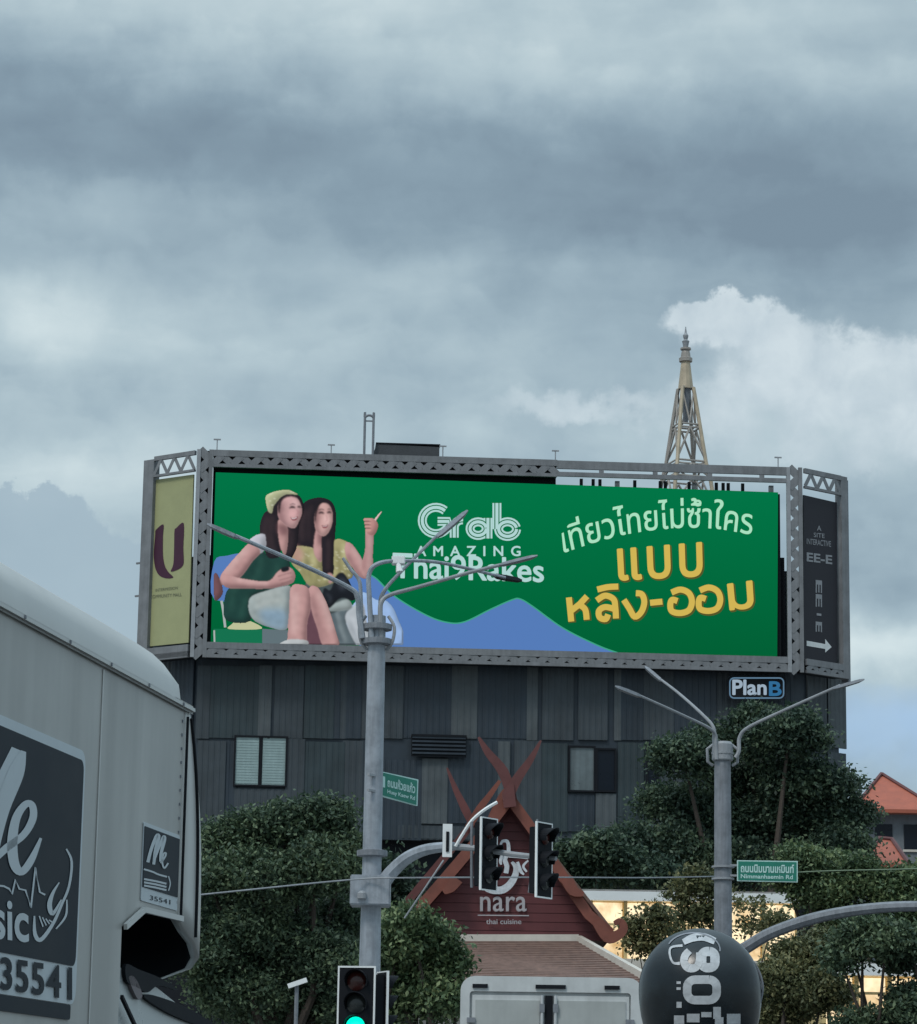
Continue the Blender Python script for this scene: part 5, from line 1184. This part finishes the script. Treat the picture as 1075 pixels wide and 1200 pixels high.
# ------------------------------------------------------------------ food truck at the left
TY = radians(90-10.2)
pF = W(222, 832, 9.82); tr_ = ray(222, 832); tt = (2.9-CAMH)/tr_.z; pF = Vector((0, 0, CAMH))+tr_*tt
FT = Frame(pF.x, pF.y, TY)                                # local x forward, y to the far side
tk = thing('food_truck', 'grey box bodied truck with Me music stickers filling the left side of the view', 'truck', FT.o, TY)
T = lambda px, py, off=0.: FT.hit(px, py, off)
zg_ = 2.9
xc, _ = T(143, 1085); zn = T(205, 1075)[1]; xe = T(216, 900)[0]
sidep = [(-3.6, .75), (xc, .75), (xc, T(143, 1086)[1]), (T(165, 1066)[0], T(165, 1066)[1]), (xe-.02, T(207, 1076)[1]), (xe-.02, zg_), (-3.6, zg_)]
Wd = 1.85
MB().prism(sidep, 0, .03).build('side_panel', MT['truck'], tk)
MB().prism(sidep, Wd-.03, Wd).build('side_panel', MT['truck'], tk)
MB().box(-3.6, -3.57, .031, Wd-.031, .75, zg_).build('rear_panel', MT['truck'], tk)
MB().box(-3.56, xe-.03, .031, Wd-.031, zn+.01, zn+.04).build('overhang_floor', MT['black'], tk)
MB().box(xc-.03, xc, .031, Wd-.031, .75, zn).build('bulkhead', MT['black'], tk)
MB().box(-3.56, xc-.04, .031, Wd-.031, .75, .8).build('floor', MT['black'], tk)
# edge moulding of the notch
nt_ = MB(); pts = [(xc, T(143, 1086)[1]), (T(165, 1066)[0], T(165, 1066)[1]), (xe-.0, T(207, 1076)[1])]
for a, b in zip(pts, pts[1:]): nt_.bar((a[0], -.012, a[1]), (b[0], -.012, b[1]), .018, .012)
nt_.build('notch_trim', MT['truckw'], tk)
# domed roof
rf = MB(); prof_r = [(-.012, zg_+.01), (-.005, zg_+.07), (.05, zg_+.15), (.16, zg_+.215), (.34, zg_+.255), (.7, zg_+.28), (Wd/2, zg_+.285)]
prof_r = prof_r + [(Wd-y, z) for y, z in prof_r[-2::-1]]
xs_ = [-3.6, -3.0, -2.4, -1.8, -1.2, -.8, -.5, -.3, -.15, -.05, .03, .09, .13, .15]
n = len(prof_r); vs = []
for x in xs_:
    k = 1. if x < -.5 else sqrt(max(0, 1-((x+.5)/.66)**2.4)) if x < .15 else .12
    ins_ = 0 if x < -.2 else (x+.2)**2*1.2
    for y, z in prof_r: 
        c_ = Wd/2; yy = c_+(y-c_)*(1-ins_/c_); vs.append((x, yy, zg_+.01+(z-zg_-.01)*max(k, .1)))
rf.add(vs, [(i*n+j, i*n+j+1, (i+1)*n+j+1, (i+1)*n+j) for i in range(len(xs_)-1) for j in range(n-1)] + [tuple(range(n)), tuple((len(xs_)-1)*n+j for j in range(n))])
rf.build('roof_cap', MT['truckw'], tk, smooth=True)
gt = MB(); gt.prism([(-3.6, zg_-.014), (xe+.06, zg_-.014), (xe+.06, zg_+.014), (-3.6, zg_+.014)], -.018, -.002); gt.build('gutter', MT['truckw'], tk, bevel=.008)
x = -3.5
for x in np.arange(-3.5, xe-.1, .42): MB().cbox((x, -.020, zg_), .010, .004, .010).build('rivet', MT['poleD'], tk)
# nose: rounded vertical corner then the front shell
zl = T(220, 1146)[1]-.02
plan = [(xe-.02, -.004), (xe+.08, -.006), (xe+.20, -.004), (xe+.30, .006), (xe+.36, .05), (xe+.40, .16), (xe+.42, .3), (xe+.43, Wd/2), (xe+.42, Wd-.3), (xe+.38, Wd-.12), (xe+.15, Wd), (xe-.02, Wd+.004)]
low_z = [zn, zn-.04, T(226, 1105)[1], T(234, 1122)[1], T(234, 1134)[1], zl+.03, zl, zl, zl, T(234, 1122)[1], zn-.06, zn]
hz_ = [0, .12, .25, .45, .6, .75, .86, .94, 1.]
ns = MB(); n = len(plan); vs = []
for h in hz_:
    for (x, y), z0 in zip(plan, low_z):
        z = z0+(zg_-.01-z0)*h; sc_ = 1-.80*h**3
        vs.append((xe+(x-xe)*(sc_ if x > xe else 1), y, z))
ns.add(vs, [(i*n+j, i*n+j+1, (i+1)*n+j+1, (i+1)*n+j) for i in range(len(hz_)-1) for j in range(n-1)])
nose = ns.build('nose_shell', [MT['truckw'], MT['black']], tk, smooth=True)
sm_ = nose.modifiers.new('thick', 'SOLIDIFY'); sm_.thickness = .03; sm_.offset = -1; sm_.material_offset = 1; sm_.material_offset_rim = 0  # inner face set to black, painting in the shadow inside the nose
MB().tube([(xe-.005, -.008, zn), (xe-.005, -.008, zg_-.03)], .005, 6).build('seam_trim', MT['black'], tk)
MB().tube([(xe+(q-xe)*(1-.8*h**3), -.008, zn-.05+(zg_-.03-zn+.05)*h) for q, h in [(xe+.19, k/8) for k in range(9)]], .006, 6).build('seam_trim', MT['black'], tk)
# cab beneath
cabp = [(xc-.02, .55), (xc-.02, T(143, 1127)[1]), (T(150, 1128)[0], T(150, 1128)[1]), (T(175, 1140)[0], T(175, 1140)[1]), (T(205, 1158)[0], T(205, 1158)[1]), (T(232, 1180)[0], T(232, 1180)[1]), (T(255, 1200)[0], T(255, 1200)[1]), (T(275, 1222)[0], T(275, 1222)[1]), (T(300, 1232)[0], T(300, 1240)[1]), (T(330, 1260)[0], T(330, 1262)[1]), (T(340, 1300)[0], .6)]
cb_ = MB().prism(cabp, .06, Wd-.06).build('cab', mat('cab_silver', (.42, .45, .45), .28, var=.06), tk, smooth=False)
def cabpoly(P, m, name, off=-.055, parent=cb_):
    pts = [T(x, y, -.055) for x, y in spline(P, 4, True)]
    return MB().prism(pts, .046, .0575).build(name, m, parent)
cabpoly([(145, 1130), (160, 1136), (185, 1146), (206, 1160), (183, 1155), (170, 1163), (158, 1157), (146, 1150)], MT['black'], 'side_window')
cabpoly([(166, 1168), (176, 1166), (215, 1180), (252, 1203), (235, 1203), (205, 1192), (182, 1180)], MT['black'], 'door_window')
cabpoly([(148, 1146), (156, 1146), (164, 1166), (158, 1170)], mat('mirror_bracket', (.16, .13, .14), .5), 'pillar_trim')
MB().bar((*T(157, 1168)[:1], .04, T(157, 1168)[1]), (T(176, 1210)[0], .04, T(176, 1210)[1]), .012, .01).build('door_seam', MT['black'], cb_)
for x in (-2.6, .55):
    for y in (.12, Wd-.12):
        wv = MB(); n = 20; wv.add([(x+.33*cos(2*pi*k/n), y+d_, .33+.33*sin(2*pi*k/n)) for d_ in (-.1, .1) for k in range(n)], [(k, (k+1) % n, n+(k+1) % n, n+k) for k in range(n)]+[tuple(range(n)), tuple(range(n, 2*n))])
        wv.build('wheel', MT['rubber'], tk)
for sx0 in (T(116, 900)[0], T(116, 900)[0]-1.22):
    MB().box(sx0-.004, sx0+.004, -.0035, -.001, .8, zg_-.02).build('panel_seam', MT['truckw'], tk)
for k in range(14):
    MB().cbox((xe-.045, -.002, zn+.05+k*(zg_-zn-.1)/13), .009, .004, .009).build('rivet', MT['poleD'], tk)
# big sticker
st = Print(FT, .006); st.k = .25
LB, LW = MT['dark_label'], MT['lab_w']
x1_, z1_ = T(93, 884); x0_ = x1_-1.55; ztl = z1_
def lx(px, py): return T(px, py)
# corners on the panel
ztop_l = T(60, 864)[1]; zbot_l = T(88, 1178)[1]; xr_l = T(94.5, 1000)[0]
def prect(name, x0, x1, z0, z1, r_, m, y0, y1, parent=tk):
    n4 = rrect(x0, z0, x1, z1, r_); return MB().prism(n4, y0, y1).build(name, m, parent)
stk = prect('sticker', xr_l-1.6, xr_l, zbot_l, ztop_l, .045, LW, -.004, -.001)
prect('sticker_field', xr_l-1.6+.02, xr_l-.022, T(88, 1133)[1], ztop_l-.03, .03, LB, -.0065, -.0045, stk)
prect('sticker_bar', xr_l-1.58, xr_l-.05, zbot_l-.045, zbot_l-.002, .01, LB, -.006, -.001, stk)
mz = (0, 820, 3.158)
s1_ = Print(FT, .0075, mz); s1_.k = .05
s1_.stroke([(-260, 560), (-200, 300), (-150, 180), (-110, 230), (-110, 400), (-90, 480), (-40, 420), (20, 300), (70, 185)], [40, 46, 48, 52, 52, 56, 64, 70, 56], 0, 0)
s1_.stroke([(88, 190), (60, 270), (10, 400), (-20, 520), (-40, 640)], [20, 60, 56, 50, 40], 0, 1)
s1_.stroke([(-30, 600), (25, 548), (88, 500), (122, 440), (120, 392), (94, 388), (60, 440), (46, 530), (55, 610), (82, 636), (118, 590), (152, 512)], [24, 28, 26, 28, 26, 26, 32, 38, 36, 28, 26, 10], 0, 2)
s1_.build('script_lettering', [LW], stk)
s1_ = Print(FT, .0075, mz); s1_.k = .05
s1_.stroke([(-80, 680), (15, 690), (35, 700), (45, 720), (58, 665), (72, 700), (95, 705), (115, 770), (132, 620), (148, 712), (168, 722)], 7, 0, 2, False)
s1_.stroke([(246, 552), (266, 600), (256, 690), (228, 760), (196, 830), (152, 888), (130, 866), (128, 800)], [6, 9, 9, 10, 12, 15, 14, 6], 0, 1)
s1_.stroke([(220, 676), (196, 716), (184, 760), (196, 792), (228, 740)], [4, 12, 18, 14, 5], 0, 2)
s1_.stroke([(248, 740), (244, 800), (208, 848)], [5, 8, 5], 0, 2)
for k in range(4): s1_.stroke([(146+k*12, 800+k*5), (160+k*12, 840-k*5)], 5, 0, 2, False)
s1_.build('saxophone_emblem', [LW], stk)
pt = Print(FT, .0075); pt.k = .05
z_ = lambda x, y: (x/3.158, 820+y/3.158)
text('lettering', 'Music', pt, [z_(-190, 700), z_(106, 745), z_(108, 900), z_(-190, 865)], LW, stk, 2, .02)
text('numerals', '35541', pt, [z_(4, 950), z_(268, 990), z_(268, 1113), z_(4, 1072)], LB, stk, 2, .02, 1.1)
0 and text('numerals', '086', pt, [z_(-190, 915), z_(-12, 947), z_(-12, 1070), z_(-190, 1040)], LB, stk, 2, .02, 1.1)
# small sticker
a = T(167.5, 964); b = T(206.5, 1066)
sk2 = prect('small_sticker', a[0], b[0], T(167, 1056)[1], T(167.5, 963)[1], .006, LW, -.004, -.001)
prect('sticker_field', a[0]+.006, b[0]-.006, T(168, 1040)[1], T(168, 968)[1], .003, LB, -.006, -.0045, sk2)
mz2 = (155, 955, 5.855)
s2_ = Print(FT, .007, mz2); s2_.k = .05
s2_.stroke([(108, 325), (130, 240), (165, 150), (182, 150), (160, 250), (148, 340)], [22, 22, 24, 26, 24, 20], 0, 1)
s2_.stroke([(148, 320), (185, 220), (215, 152), (222, 170), (200, 260), (196, 320)], [14, 20, 22, 24, 22, 20], 0, 2)
s2_.stroke([(196, 330), (225, 290), (232, 262), (215, 270), (208, 330), (222, 364), (248, 330)], 12, 0, 3)
s2_.stroke([(80, 372), (140, 390), (180, 408), (240, 425)], 12, 0, 1); s2_.stroke([(250, 420), (262, 470), (250, 520)], 8, 0, 1)
for y in (440, 462, 484): s2_.stroke([(82, y), (160, y+14), (235, y+32)], 13, 0, 1, False)
s2_.build('script_lettering', [LW], sk2)
text('lettering', '35541', Print(FT, .0055, None), [(176, 1049), (200, 1054.5), (200, 1060), (176, 1054.5)], LB, sk2, 0)

# small white shape in the left tree, built as an unlit lamp
a = W(348, 1152, 44); lf = thing('lamp_shape', 'small white oblong lamp shining out of the dark left tree', 'lamp', (a.x, 44, 0))
MB().bar((-.13, 0, a.z-.05), (.15, 0, a.z+.05), .07, .08).build('lamp_head', MT['whited'], lf)
MB().tube([(0, .05, 0), (0, .05, a.z-.03)], .03, 8).build('post', MT['poleD'], lf)
